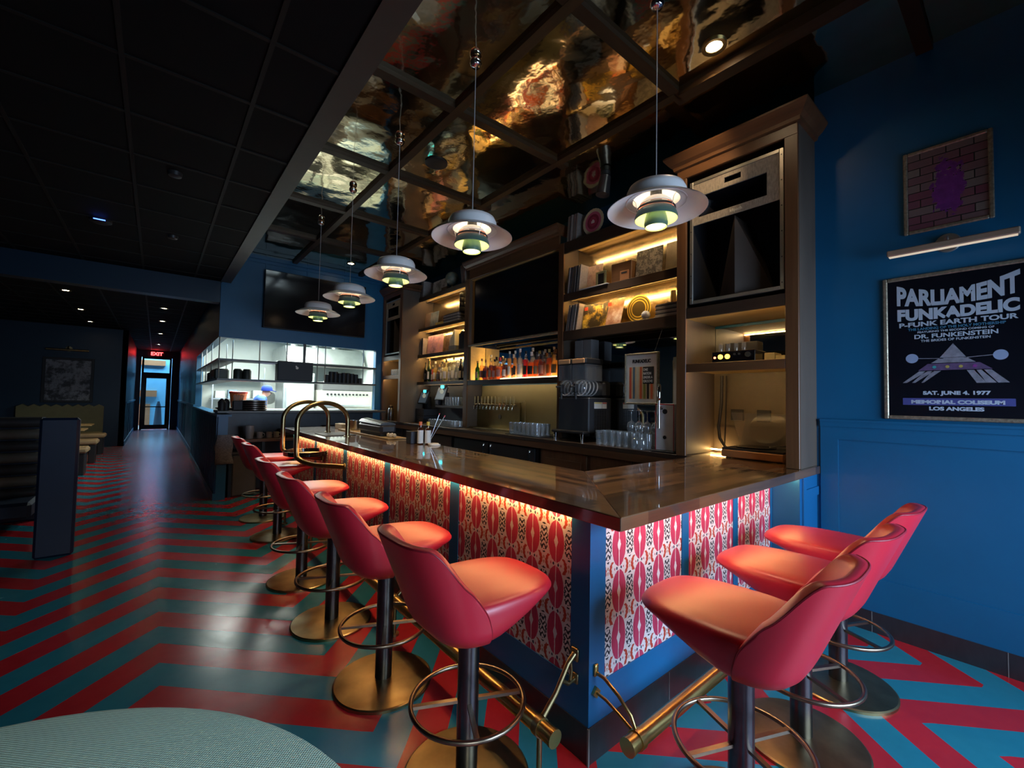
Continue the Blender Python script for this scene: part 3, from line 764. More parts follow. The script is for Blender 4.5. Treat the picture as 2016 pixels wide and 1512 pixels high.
for (a, b, hy) in ((3.78, 4.68, 3.84), (4.70, 5.56, 4.78)):
    d_ = MB().box(3.476, a, .06, 3.499, b, .935, .005).build('door', mat('black_vinyl', (.02, .022, .024), .35), fr)
    for h in ((hy, ) if hy > 4 else (hy, 4.62)): MB().tube([(3.476, h, .90), (3.455, h, .905), (3.448, h, .88), (3.448, h, .68), (3.476, h, .66)], .009, 10).build('handle', chrome, d_, smooth=50)
q = thing('under_counter_cabinet', (3.75, 6.8, 0), 'dark cabinet under the far end of the back bar counter', 'cabinet')
MB().box(3.50, 5.62, 0, 4.04, 8.15, .95).build('body', black, q)
for a in (5.66, 6.5, 7.34): MB().box(3.48, a, .1, 3.499, a+.8, .94, .004).build('door', wood_dark, q)
# open shelving between the cabinets
XS = 3.74
sm_ = thing('shelving_unit', (3.9, 2.8, 1.067), 'open wooden shelving with records, beside the big loudspeaker cabinet', 'shelf unit')
def shelf(par, y0, y1, za, zb_, m=wood_dark, lit=True, lm=led_shelf):
    s_ = MB().box(XS, y0, za, XS+.028, y1, zb_, .003).build('shelf', m, par)
    MB().box(XS+.028, y0, zb_-.028, 4.045, y1, zb_).build('board', wood_dark, s_)
    MB().box(XS+.028, y0, zb_-.032, 4.045, y1, zb_-.0285).build('lining', wood_lit, s_)
    MB().box(3.885, y0, zb_-.06, 3.905, y1, zb_-.0365).build('batten', sidepl, s_)
    if lit: led(par, XS+.0285, y0+.03, y1-.03, za+.004, lm)
for za, zb_, lm in ((3.285, 3.42, led_dim), (2.70, 2.79, led_shelf), (2.23, 2.34, None)): shelf(sm_, 1.945, 3.595, za, zb_, lit=lm is not None, lm=lm or led_dim)
MB().box(XS-.005, 3.595, 1.068, XS+.02, 3.68, 3.42, .003).build('face_post', wood_v, sm_)
MB().box(XS+.02, 3.64, 1.068, 4.045, 3.68, 3.42).build('side_panel', sidepl, sm_)
tvu = thing('television_surround', (3.9, 4.66, 1.067), 'wooden surround with cornice and bottle shelf around the big black television', 'shelf unit')
MB().box(XS, 3.68, 3.385, XS+.03, 5.64, 3.56, .003).build('header', wood_y, tvu)
q = MB(); rows = []
for d, z in ((.0, 3.54), (.02, 3.55), (.028, 3.57), (.055, 3.60), (.08, 3.64), (.085, 3.66)): rows.append([(4.045, 3.68-d*.5, z), (XS-d, 3.68-d*.5, z), (XS-d, 5.70+d*.5, z), (4.045, 5.70+d*.5, z)])
rows.append([(4.045, 3.7, 3.661), (XS, 3.7, 3.661), (XS, 5.6, 3.661), (4.045, 5.6, 3.661)])
q.grid(rows); q.build('cornice', wood_y, tvu)
MB().box(XS+.03, 3.68, 3.385, 4.045, 5.64, 3.40).build('lining', wood_lit, tvu)
MB().box(XS, 3.68, 1.725, XS+.03, 5.64, 1.80, .003).build('bottle_shelf', wood_dark, tvu)
MB().box(XS+.03, 3.68, 1.785, 4.045, 5.64, 1.8).build('board', wood_dark, tvu)
MB().box(XS+.04, 3.70, 1.8005, 4.0, 4.86, 1.812).build('glow_panel', emis('glow_panel_light', (1, .70, .38), 2.8), tvu)
MB().box(3.99, 4.86, 1.8005, 4.01, 5.6, 1.812).build('led_strip', led_shelf, tvu)
led(tvu, XS+.0305, 3.72, 5.60, 1.729, emis('counter_fill_led', (1, .78, .48), 24))  # invented strip, added to brighten the tap wall and counter
MB().box(4.02, 3.69, 1.068, 4.044, 5.63, 1.725).build('back_panel', olive, tvu)
MB().box(XS, 3.68, 2.325, XS+.02, 5.64, 2.35, .002).build('metal_edge', alu, tvu)
MB().box(XS+.03, 5.60, 1.81, 4.045, 5.64, 2.33).build('side_panel', wood_lit, tvu)
sl_ = thing('shelving_unit', (3.9, 6.5, 1.067), 'open wooden shelving with globe, pictures and bottles left of the big television', 'shelf unit')
for za, zb_, lm in ((3.305, 3.38, led_dim), (2.747, 2.797, led_shelf), (2.253, 2.311, led_shelf), (1.755, 1.81, None)): shelf(sl_, 5.75, 7.325, za, zb_, lit=lm is not None, lm=lm or led_dim)
MB().box(XS-.005, 5.645, 1.068, XS+.02, 5.75, 3.40, .003).build('face_post', wood_v, sl_)
MB().box(XS+.02, 5.66, 1.068, 4.045, 5.70, 3.40).build('side_panel', sidepl, sl_)
MB().box(XS, 5.75, 1.36, XS+.02, 6.62, 1.395).build('small_shelf', wood_dark, sl_)
MB().box(XS+.02, 5.75, 1.37, 4.045, 6.62, 1.394).build('small_shelf_board', wood_dark, sl_)
MB().box(4.02, 5.70, 1.068, 4.044, 7.32, 1.75).build('back_panel', mat('slate_panel', (.07, .08, .10), .5), sl_)
led(sl_, XS+.0285, 5.8, 7.3, 1.76, MATS['counter_fill_led'])  # same added fill, brightening the counter around the tills
backm = mat('aged_amber_mirror', (.50, .42, .30), .2, 1, var=.15, scale=3)
MB().box(4.047, 1.95, 2.31, 4.06, 3.64, 3.41).build('back_panel', backm, sm_)
MB().box(4.047, 5.70, 1.79, 4.06, 7.33, 3.375).build('back_panel', backm, sl_)
MB().box(4.047, 7.36, 1.08, 4.06, 8.15, 2.3).build('back_panel', backm, cL)
# loudspeakers in the tall cabinets
tweed = mat('grey_tweed_cloth', (.30, .25, .19), .8, var=.35, scale=90, bmp=.4, bscale=260, stretch=(1, 1, .35))
def speaker(y0, y1, z0, z1, label, logo):
    t = thing('horn_loudspeaker', (3.7, (y0+y1)/2, z0), label, 'loudspeaker'); xf = 3.425; f = .028
    W = y1-y0; H = z1-z0
    q = MB(); q.box(xf, y0, z0, xf+.02, y0+f, z1, .003); q.box(xf, y1-f, z0, xf+.02, y1, z1, .003); q.box(xf, y0+f, z0, xf+.02, y1-f, z0+f, .003); q.box(xf, y0+f, z1-f, xf+.02, y1-f, z1, .003)
    fr_ = q.build('metal_edge_frame', alu, t)
    q = MB()
    for k in range(6):
        for yy_ in (y0+f/2, y1-f/2): q.lathe([(.005, xf-.002), (.005, xf+.001)], (0, yy_, z0+.05+k*(H-.1)/5), 8, 'x')
    q.build('rivets', gunmetal, fr_).__setitem__('kind', 'stuff')
    zb = z0+H*.64; q = MB(); x1 = xf+.018
    ya, yb = y0+W*.16, y1-W*.10; hz0, hz1 = zb+.06, zb+.235
    q.box(xf+.006, y0+f, zb, x1, y1-f, hz0); q.box(xf+.006, y0+f, hz0, x1, ya, hz1); q.box(xf+.006, yb, hz0, x1, y1-f, hz1)
    sy0, sy1 = y0+W*.42, y0+W*.60
    q.box(xf+.006, y0+f, hz1, x1, y1-f, hz1+.035); q.box(xf+.006, y0+f, hz1+.035, x1, sy0, z1-f-.03); q.box(xf+.006, sy1, hz1+.035, x1, y1-f, z1-f-.03); q.box(xf+.006, y0+f, z1-f-.03, x1, y1-f, z1-f)
    q.build('front_panel', tweed, t)
    q = MB(); q.grid([[(xf+.018, ya, hz0), (xf+.018, yb, hz0), (xf+.018, yb, hz1), (xf+.018, ya, hz1)], [(xf+.35, (ya+yb)/2-.04, hz0+.06), (xf+.35, (ya+yb)/2+.04, hz0+.06), (xf+.35, (ya+yb)/2+.04, hz1-.06), (xf+.35, (ya+yb)/2-.04, hz1-.06)]], True)
    q.build('horn', blackgloss, t)
    q = MB(); q.box(xf+.02, y0+.004, z0+.004, xf+.5, y0+.02, z1-.004); q.box(xf+.02, y1-.02, z0+.004, xf+.5, y1-.004, z1-.004); q.box(xf+.02, y0, z1-.02, xf+.5, y1, z1-.004); q.box(xf+.02, y0, z0+.004, xf+.5, y1, z0+.02); q.box(xf+.48, y0, z0+.01, xf+.5, y1, z1-.01)
    q.build('case', black, t)
    ym = y0+W*.50; zi = z0+f
    MB().add([(xf+.03, ym, zb-.005), (xf+.03, ym, zi), (xf+.22, y0+W*.18, zi), (xf+.22, y0+W*.80, zi), (xf+.40, ym, zb-.005)], [(0, 1, 2), (0, 3, 1), (0, 2, 4), (0, 4, 3), (1, 3, 2)]).build('bass_splitter', mat('brown_baffle', (.045, .03, .02), .6), t)  # real splitter, tapered to an apex to shape the triangle of lamplight on it
    if logo:
        text('klipsch', .034, mat('pale_logo', (.6, .55, .42), .4), t, (xf+.003, ym-.02, zb+.018), YW, ZU, .0008, .001, name='logo')
    return t
speaker(1.125, 1.835, 2.335, 3.37, 'large black horn loudspeaker with metal edge frame in the right tall cabinet', True)
speaker(7.43, 8.09, 2.335, 3.37, 'horn loudspeaker with metal edge frame in the far left tall cabinet', False)
# big television
t = thing('television', (3.85, 4.66, 2.36), 'large black television in the wooden surround above the whiskey bottles', 'television')
MB().box(3.80, 3.70, 2.365, 3.85, 5.58, 3.37, .006).build('case', black, t)
MB().box(3.797, 3.712, 2.378, 3.7995, 5.568, 3.358).build('screen', blackgloss, t)
t = thing('television', (2.19, 8.15, 2.63), 'black wall television on the blue wall above the kitchen opening', 'television')
MB().box(1.32, 8.10, 2.635, 3.02, 8.145, 3.61, .006).build('case', black, t)
MB().box(1.332, 8.097, 2.647, 3.008, 8.0995, 3.598).build('screen', blackgloss, t)
MB().box(1.9, 8.145, 2.9, 2.4, 8.199, 3.3).build('wall_mount', black, t)
# ------------------------------------------------------------------ bottles
glass_c = glass('clear_glass', (1, 1, 1), .12, .95, .06)
gl_green = liquid('green_bottle_glass', (.05, .22, .05)); gl_dark = liquid('dark_bottle_glass', (.02, .02, .025))
LIQ = dict(amber=liquid('amber_whiskey', (.85, .36, .07)), deep=liquid('dark_whiskey', (.40, .12, .035)), gold=liquid('golden_spirit', (1, .74, .32)), clear=liquid('clear_spirit', (.85, .92, .95)), red=liquid('red_liqueur', (.9, .06, .03)),
           yellow=liquid('yellow_liqueur', (1, .75, .05)), blue=liquid('blue_black_glass', (.04, .06, .14)), green=gl_green, dark=gl_dark, cream=liquid('creamy_liqueur', (.9, .85, .6)))
CAPS = dict(black=black, red=mat('red_wax', (.7, .02, .05), .4), gold=brass, wood=mat('cork_stopper', (.35, .2, .1), .7), white=paper)
LAB = dict(white=paper, pink=mat('pinkish_paper', (.65, .36, .3), .6), black=mat('black_paper', (.03, .03, .03), .6), tan=mat('tan_paper', (.55, .42, .25), .6), orange=mat('orange_paper', (.7, .25, .08), .6))
def bottle(x_, y_, z_, shape, liq, cap, lab, h, label, group):
    t = thing('liquor_bottle', (x_, y_, z_), label, 'bottle', group)
    H = h
    P = {'tall': [(.034, 0), (.037, .01), (.037, .60), (.030, .68), (.014, .76), (.013, .90)],
         'wine': [(.034, 0), (.037, .01), (.037, .55), (.033, .62), (.016, .72), (.013, .92)],
         'squat': [(.045, 0), (.052, .02), (.052, .46), (.042, .58), (.016, .66), (.014, .86)],
         'square': [(.040, 0), (.044, .01), (.044, .60), (.036, .68), (.016, .72), (.015, .90)],
         'slim': [(.027, 0), (.029, .01), (.029, .66), (.022, .74), (.012, .80), (.011, .92)]}[shape]
    n = 8 if shape == 'square' else 18
    solid = liq in ('green', 'dark', 'blue', 'cream')
    MB().lathe([(r, z_+zz*H if zz > .015 else z_+zz*.3) for r, zz in P], (x_, y_, 0), n).build('glass_body', LIQ[liq] if solid else glass_c, t, smooth=35)
    if not solid: MB().lathe([(P[0][0]-.004, z_+.006), (P[1][0]-.004, z_+.012), (P[2][0]-.004, z_+P[2][1]*H), (P[3][0]-.004, z_+P[3][1]*H)], (x_, y_, 0), n).build('liquid', LIQ[liq], t, smooth=35)
    r = P[2][0]
    MB().lathe([(P[-1][0]+.003, z_+P[-1][1]*H-.004), (P[-1][0]+.004, z_+H)], (x_, y_, 0), 14).build('stopper', CAPS[cap], t, smooth=40)
    q = MB(); rows = []
    for zz in (.12, .44): rows.append([(x_-(r+.0012)*math.cos(a), y_+(r+.0012)*math.sin(a), z_+zz*H) for a in [R(-62+124*i/10) for i in range(11)]])
    q.grid(rows); q.build('paper_label', LAB[lab], t, smooth=60)
    return t
ORD = ['first', 'second', 'third', 'fourth', 'fifth', 'sixth', 'seventh', 'eighth', 'ninth', 'tenth', 'eleventh', 'twelfth', 'thirteenth', 'fourteenth', 'fifteenth', 'sixteenth', 'seventeenth', 'eighteenth', 'nineteenth', 'twentieth', 'twenty-first', 'twenty-second']
main = [('wine', 'green', 'wood', 'tan', .30), ('tall', 'gold', 'wood', 'pink', .33), ('squat', 'deep', 'wood', 'black', .31), ('tall', 'deep', 'gold', 'tan', .32), ('square', 'deep', 'black', 'pink', .30), ('squat', 'amber', 'red', 'pink', .32), ('square', 'deep', 'gold', 'white', .29),
        ('slim', 'gold', 'white', 'white', .38), ('slim', 'gold', 'white', 'black', .38), ('tall', 'clear', 'white', 'white', .40), ('tall', 'red', 'black', 'black', .36), ('squat', 'amber', 'white', 'black', .34), ('square', 'amber', 'black', 'tan', .33), ('squat', 'deep', 'black', 'pink', .34), ('tall', 'amber', 'gold', 'orange', .35), ('squat', 'gold', 'wood', 'tan', .34), ('tall', 'amber', 'black', 'pink', .35)]
names_ = dict(amber='amber', deep='dark amber', gold='golden', clear='clear', red='red', yellow='yellow', blue='blue-black', green='green', dark='black', cream='cream')
for i, (sh, lq, cp, lb, h) in enumerate(main):
    y_ = 5.50-(i*1.80/16.0)+random.uniform(-.012, .012)
    bottle(3.83, y_, 1.812 if y_ < 4.9 else 1.8005, sh, lq, cp, lb, h, '%s bottle with %s cap, %s from the left on the glowing bottle shelf' % (names_[lq], cp, ORD[i]), 'bottles on the glowing shelf')
for i in range(13):
    y_ = 5.42-i*.135
    sh, lq, cp, lb, h = main[(i*5+3) % 17]
    bottle(3.935, y_, 1.812 if y_ < 4.9 else 1.8005, sh, lq, cp, lb, h+.01, 'liquor bottle in the back row of the glowing bottle shelf, %s from the left' % ORD[i], 'back row of bottles on the glowing shelf')
left = [('wine', 'dark', 'black', 'black', .36), ('wine', 'green', 'gold', 'white', .42), ('slim', 'red', 'gold', 'white', .30), ('square', 'yellow', 'white', 'white', .36), ('squat', 'deep', 'wood', 'black', .30), ('tall', 'clear', 'black', 'white', .34), ('squat', 'cream', 'black', 'white', .38), ('tall', 'clear', 'white', 'white', .36), ('square', 'clear', 'black', 'white', .40), ('tall', 'clear', 'white', 'white', .33), ('wine', 'blue', 'black', 'white', .36), ('square', 'blue', 'black', 'tan', .33)]
for i, (sh, lq, cp, lb, h) in enumerate(left):
    bottle(3.83, 7.15-i*1.30/11+random.uniform(-.01, .01), 1.8105, sh, lq, cp, lb, h, '%s bottle, %s from the left on the bottle shelf above the tills' % (names_[lq], ORD[i]), 'bottles on the shelf above the tills')
# ------------------------------------------------------------------ glassware
def glass_proto(nm, prof, label, cat, group):
    mb = MB(); mb.lathe(prof, n=14, capb=True, capt=False)
    o = mb.build(nm, glass('tumbler_glass', (.97, .99, 1), .16, .97, .10), smooth=40); tag(o, label, cat, group); return o
def rows_of(nm, prof, label, cat, group, spots):
    p = None
    xs = sorted(set(round(q[0], 3) for q in spots)); ys = sorted(set(round(q[1], 3) for q in spots), reverse=True)
    for (x_, y_, z_) in spots:
        if p is None: p = glass_proto(nm, prof, label, cat, group); o = p
        else: o = dup(p)
        o.location = (x_, y_, z_)
        o['label'] = '%s, %s%s from the left' % (label, ['front row ', 'middle row ', 'back row '][xs.index(round(x_, 3))] if len(xs) > 1 else '', ORD[ys.index(round(y_, 3))])
TUM = [(.0, .006), (.028, .006), (.028, 0), (.031, .0), (.037, .145), (.035, .145), (.029, .012), (.0, .012)]
LOW = [(.0, .006), (.033, .006), (.033, 0), (.035, .0), (.040, .09), (.038, .09), (.032, .012), (.0, .012)]
rows_of('highball_glass', TUM, 'highball glass right of the drink machine', 'glass', 'glasses right of the drink machine', [(3.53+.085*i, 2.86-.082*j, 1.068) for i in range(3) for j in range(8)])
rows_of('highball_glass', TUM, 'highball glass beside the beer taps', 'glass', 'glasses beside the beer taps', [(3.55+.082*i, 4.30-.082*j, 1.076) for i in range(3) for j in range(7)])
rows_of('rocks_glass', LOW, 'short glass left of the beer taps', 'glass', 'short glasses left of the taps', [(3.56+.085*i, 6.45-.087*j, 1.076) for i in range(2) for j in range(10)])
rows_of('highball_glass', TUM, 'glass on the small shelf by the second till', 'glass', 'glasses on the small shelf', [(3.78+.085*i, 6.30-.085*j, 1.395) for i in range(2) for j in range(5)])
rows_of('tumbler', [(r*.8, z*.8) for r, z in TUM], 'small glass in the far left tall cabinet', 'glass', 'small glasses in the far cabinet', [(3.47, 7.55+.065*i, 1.931) for i in range(5)])
WINE = [(.0, 0), (.030, .0), (.040, .03), (.042, .06), (.034, .095), (.012, .11), (.005, .12), (.004, .20), (.010, .207), (.033, .212), (.033, .215), (.0, .215)]
rows_of('stemmed_glass', WINE, 'stemmed glass raised above the tumblers by the white dispenser', 'glass', 'stemmed glasses by the dispenser', [(3.57+.0*i, 2.50-.088*i, 1.215) for i in range(4)])
rows_of('stemmed_glass', WINE, 'stemmed glass on the counter by the white dispenser', 'glass', 'lower stemmed glasses by the dispenser', [(3.50, 2.40-.07*i, 1.068) for i in range(2)])
tag(MB().box(3.50, 3.70, 1.068, 3.76, 4.37, 1.0755).build('bar_mat', black), 'black mat under the glasses beside the beer taps', 'bar mat')
tag(MB().box(3.50, 5.60, 1.068, 3.70, 6.52, 1.0755).build('bar_mat', black), 'black mat under the short glasses left of the beer taps', 'bar mat')
# ------------------------------------------------------------------ beer taps
t = thing('beer_tap_wall', (3.98, 5.15, 1.068), 'brass beer tap wall with twelve taps behind the bar', 'beer tap')
MB().box(3.955, 4.62, 1.07, 3.975, 5.69, 1.47, .003).build('backplate', mat('polished_brass_plate', (.40, .29, .11), .35, 1, var=.25, scale=3), t)
MB().box(3.80, 4.60, 1.0685, 3.975, 5.70, 1.085, .003).build('drip_tray', brassdk, t)
for k in range(12):
    y_ = 5.66-k*.088
    f = MB(); f.cyl((3.954, y_, 1.43), (3.93, y_, 1.43), .018, 14); f.cyl((3.93, y_, 1.43), (3.89, y_, 1.425), .012, 12); f.tube([(3.90, y_, 1.43), (3.885, y_, 1.40), (3.878, y_, 1.36)], .009, 10)
    f = f.build('faucet', chrome, t, smooth=50)
    MB().lathe([(.006, 1.435), (.008, 1.47), (.012, 1.52), (.009, 1.555), (.004, 1.56)], (3.905, y_, 0), 10).build('tap_handle', brassdk, f, smooth=50)
MB().tube([(3.95, 4.58, 1.47), (3.95, 4.50, 1.50), (3.95, 4.50, 1.08)], .008, 10).build('side_pipe', brassdk, t, smooth=50)
MB().lathe([(.035, 3.948), (.035, 3.9545)], (0, 5.07, 1.255), 16, 'x').build('emblem', mat('dark_emblem', (.08, .06, .03), .5), t)
# ------------------------------------------------------------------ frozen drink machine
t = thing('frozen_drink_machine', (3.75, 3.30, 1.068), 'black twin bowl frozen drink machine with clear barrels on the back bar', 'drink machine')
mg = mat('charcoal_plastic', (.035, .038, .045), .42, var=.08); mx0, mx1, my0, my1 = 3.60, 3.99, 3.06, 3.52
q = MB(); q.box(mx0, my0, 1.16, mx1, my1, 1.55, .012); q.box(3.86, my0, 1.55, mx1, my1, 1.74, .03); body = q.build('body', mg, t)
q = MB(); q.box(3.50, my0-.01, 1.155, mx0, my1+.01, 1.185, .008); q.build('drip_tray', black, t)
for sx, sy in ((3.53, my0+.03), (3.53, my1-.03), (3.95, my0+.03), (3.95, my1-.03)): MB().lathe([(.014, 1.068), (.016, 1.10), (.022, 1.158)], (sx, sy, 0), 14).build('leg', chrome, t, smooth=40)
q = MB()
for k in range(15): q.box(3.685, my0-.0025, 1.195+k*.0155, 3.90, my0-.0005, 1.199+k*.0155)
for k in range(6): q.box(3.685+k*.042, my0-.0025, 1.195, 3.688+k*.042, my0-.0005, 1.415)
q.build('vent_grille', steel, body); bpy.data.objects[-1] if False else None
MB().box(3.685, my0-.0015, 1.195, 3.90, my0-.0003, 1.418).build('vent', black, body)
for (a, b, c) in ((3.685, 3.815, (.7, .55, .15)), (3.82, 3.90, (.6, .1, .08))):
    q = MB().box(a, my0-.002, 1.43, b, my0-.0005, 1.50).build('warning_label', paper, body)
    MB().box(a+.003, my0-.003, 1.485, b-.003, my0-.0021, 1.498).build('label_band', mat('label_%d' % int(a*1000), c, .5), q)
for yc, nm in ((3.185, 0), (3.40, 1)):
    q = MB(); prof = [(3.545, .0), (3.55, .07), (3.58, .094), (3.86, .094)]
    bar_ = MB().lathe([(r, x_) for x_, r in prof], (0, yc, 1.655), 30, 'x', capb=False, capt=False).build('freezing_barrel', glass_c, t, smooth=50)
    q = MB()
    for k in range(4):
        q.tube([(3.60+k*.062+.02*math.sin(a*1), yc+.086*math.cos(a), 1.655+.086*math.sin(a)) for a in [2*PI*i/24 for i in range(25)]], .007, 8)
    q.build('auger', mat('milky_plastic', (.6, .62, .64), .4), bar_, smooth=50).__setitem__('label', 'white spiral inside the clear barrel')
    q = MB(); q.box(3.57, yc-.097, 1.735, 3.585, yc+.097, 1.915, .006); q.box(3.845, yc-.097, 1.735, 3.86, yc+.097, 1.915, .006); q.box(3.585, yc-.097, 1.735, 3.845, yc-.092, 1.915); q.box(3.585, yc+.092, 1.735, 3.845, yc+.097, 1.915)
    q.build('bowl', glass_c, bar_)
    q = MB(); q.box(3.57, yc-.104, 1.915, 3.87, yc+.104, 1.985, .014); q.build('lid', black, t)
    q = MB(); q.box(3.555, yc-.09, 1.925, 3.57, yc+.09, 1.975, .006); q.build('lid_badge', mat('tan_badge', (.62, .34, .16), .5), t)
    q = MB(); q.box(3.50, yc-.02, 1.60, 3.555, yc+.02, 1.70, .008); q.box(3.44, yc-.012, 1.655, 3.52, yc+.012, 1.675, .005); q.cyl((3.525, yc, 1.60), (3.525, yc, 1.53), .014, 12); q.build('spigot', black, t, smooth=30)
# ------------------------------------------------------------------ white dispenser and framed sleeve
t = thing('white_tap_dispenser', (3.62, 2.10, 1.068), 'tall white and red dispenser box with a chrome tap against the wooden post', 'dispenser')
MB().box(3.50, 2.01, 1.085, 3.78, 2.195, 1.50, .004).build('case', mat('glossy_white', (.75, .76, .8), .3), t)
q = MB(); q.box(3.497, 2.012, 1.085, 3.4995, 2.018, 1.50); q.box(3.497, 2.187, 1.085, 3.4995, 2.193, 1.50); q.box(3.497, 2.018, 1.488, 3.4995, 2.187, 1.498); q.build('red_border', mat('red_trim', (.6, .03, .05), .5), t)
MB().lathe([(.02, 3.494), (.024, 3.499)], (0, 2.10, 1.43), 20, 'x').build('round_badge', black, t)
MB().lathe([(.016, 3.494), (.016, 3.499)], (0, 2.10, 1.20), 20, 'x').build('keyhole', black, t)
MB().box(3.46, 1.99, 1.068, 3.78, 2.21, 1.084, .004).build('base_tray', black, t)
q = MB(); q.cyl((3.47, 2.14, 1.60), (3.47, 2.14, 1.28), .011, 12); q.cyl((3.47, 2.14, 1.46), (3.499, 2.13, 1.46), .016, 12); q.lathe([(.010, 1.52), (.016, 1.55), (.017, 1.66), (.009, 1.675)], (3.47, 2.14, 0), 12); q.build('tap', chrome, t, smooth=40)
fr = thing('framed_record_sleeve', (3.62, 2.40, 1.50), 'framed striped sleeve with white mount hanging beside the drink machine', 'picture')
fa, fb, f0, f1, fx = 2.225, 2.60, 1.485, 1.985, 3.60
q = MB(); q.box(fx-.01, fa, f0, fx+.02, fa+.02, f1, .004); q.box(fx-.01, fb-.02, f0, fx+.02, fb, f1, .004); q.box(fx-.01, fa+.02, f0, fx+.02, fb-.02, f0+.02, .004); q.box(fx-.01, fa+.02, f1-.02, fx+.02, fb-.02, f1, .004)
q.build('frame', mat('carved_grey_frame', (.32, .28, .2), .45, .4, var=.4, scale=60, bmp=.4), fr)
MB().box(fx+.004, fa+.02, f0+.02, fx+.018, fb-.02, f1-.02).build('mount', paper, fr)
MB().tube([(fx+.014, fa+.06, f1-.01), (fx+.16, fa+.06, 2.229)], .0012, 6).build('wire', black, fr)
pw = (fb-fa-.10); ys = fb-.05
art = MB().box(fx+.001, fa+.05, f0+.055, fx+.0035, fb-.05, f1-.135).build('print', mat('print_cream', (.62, .45, .25), .6), fr)
for k, c in enumerate([(.6, .10, .05), (.10, .16, .2), (.55, .5, .35), (.62, .12, .04), (.25, .27, .06), (.03, .02, .02), (.62, .12, .04)]):
    w0 = pw/7.6
    hh = f1-.135 if k < 4 else f1-.30
    MB().box(fx-.0005, ys-(k*1.08+.75)*w0, f0+.057, fx+.0008, ys-(k*1.08+.1)*w0, hh).build('stripe', mat('stripe_%d' % k, c, .6), art)
MB().box(fx-.0008, fa+.052, f1-.30, fx+.0005, ys-4.3*w0, f1-.137).build('title_block', mat('black_paper2', (.02, .02, .02), .5), art)
for k, s_ in enumerate(('ONE', 'NATION', 'UNDER A', 'GROOVE')): text(s_, .034, paper, art, (fx-.0012, ys-4.4*w0, f1-.175-k*.037), YW, ZU, .0008, .0004, 'LEFT', wid=[.05, .085, .1, .1][k])
text('FUNKADELIC', .045, black, fr, (fx+.002, (fa+fb)/2, f1-.095), YW, ZU, .002, .001, wid=.20)
t = tag(MB().box(3.84, 2.05, 1.08, 3.87, 2.22, 1.95, .003).build('white_panel_edge', mat('pale_edge', (.5, .5, .48), .5)), 'narrow pale panel leaning behind the white dispenser', 'panel')
q = thing('paper_towel_dispenser', (3.9, 2.03, 1.45), 'small white box fixed behind the framed striped sleeve', 'dispenser')
MB().box(3.80, 1.95, 1.50, 3.9, 2.035, 1.72, .01).build('case', mat('white_plastic', (.6, .62, .66), .4), q)
for i, yy_ in enumerate((3.45, 3.32)):
    t = MB().box(3.86, yy_-.062, 2.0, 4.0, yy_+.062, 2.229, .004).build('grey_carton', mat('grey_carton_card', (.25, .25, .26), .7)); tag(t, ['left', 'right'][i]+' grey carton tucked under the shelf above the drink machine', 'carton')
    MB().box(3.87, yy_-.055, 1.986, 3.99, yy_+.055, 1.999).build('base', black, t)
# ------------------------------------------------------------------ tills
def till(yc, zb, label):
    t = thing('till_terminal', (3.85, yc, zb), label, 'till')
    q = MB(); q.obox((3.80, yc, zb+.20), ((0, 1, 0), (.34, 0, .94), (.94, 0, -.34)), (.15, .115, .012)); s_ = q.build('screen_case', black, t)
    q = MB(); q.obox((3.788, yc, zb+.204), ((0, 1, 0), (.34, 0, .94), (.94, 0, -.34)), (.135, .10, .0018)); sc_ = q.build('screen', emis('till_screen', (.05, .07, .09), .35), s_)
    q = MB(); q.obox((3.785, yc-.03, zb+.235), ((0, .7, .7), (0, -.7, .7), (1, 0, 0)), (.05, .05, .0015)); q.build('screen_graphic', emis('till_pale', (.5, .52, .42), .22), sc_)
    MB().box(3.84, yc-.05, zb, 3.93, yc+.05, zb+.22, .01).build('stand', black, t)
    MB().box(3.80, yc-.11, zb+.275, 3.86, yc+.06, zb+.355, .01).build('customer_display', black, t)
    MB().box(3.797, yc-.075, zb+.295, 3.7995, yc+.025, zb+.34).build('display_light', emis('cyan_display', (.03, .75, .95), 3.2), t)
    return t
till(7.33-.18, 1.32, 'left till terminal with a bright cyan display standing on two cash drawers')
till(6.52, 1.3955, 'right till terminal with a bright cyan display on the small shelf')
for i, z0 in enumerate((1.069, 1.195)):
    t = MB().box(3.72, 7.00, z0, 4.01, 7.31, z0+.12, .005).build('cash_drawer', mg); tag(t, ['lower', 'upper'][i]+' black cash drawer under the left till', 'cash drawer')
    MB().lathe([(.008, 3.712), (.008, 3.7195)], (0, 7.155, z0+.06), 10, 'x').build('lock', steel, t)
t = MB().box(3.80, 6.62, 1.396, 3.90, 6.62+.12, 1.56, .01).build('napkin_dispenser', mat('patterned_dispenser', (.12, .12, .14), .4, .4, var=.5, scale=60)); tag(t, 'small patterned dispenser between the two tills', 'dispenser')
t = thing('vacuum_jug', (3.48, 7.95, 1.069), 'tall steel jug in the lit bottom bay of the far left cabinet', 'jug')
MB().lathe([(.05, 1.069), (.055, 1.08), (.055, 1.28), (.04, 1.31)], (3.53, 7.98, 0), 20).build('body', steel, t, smooth=40)
MB().lathe([(.042, 1.31), (.042, 1.35), (.02, 1.37)], (3.53, 7.98, 0), 16).build('lid', black, t, smooth=40)
t = tag(MB().box(3.56, 7.45, 1.24, 3.75, 7.70, 1.36, .01).build('coffee_grinder', black), 'small black appliance in the lit bottom bay of the far left cabinet', 'appliance')
q = MB(); q.cyl((3.6, 7.6, 1.069), (3.58, 7.6, 1.24), .01, 8); q.cyl((3.7, 7.5, 1.069), (3.68, 7.5, 1.24), .01, 8); q.cyl((3.7, 7.66, 1.069), (3.68, 7.66, 1.24), .01, 8); q.build('leg', steel, t)
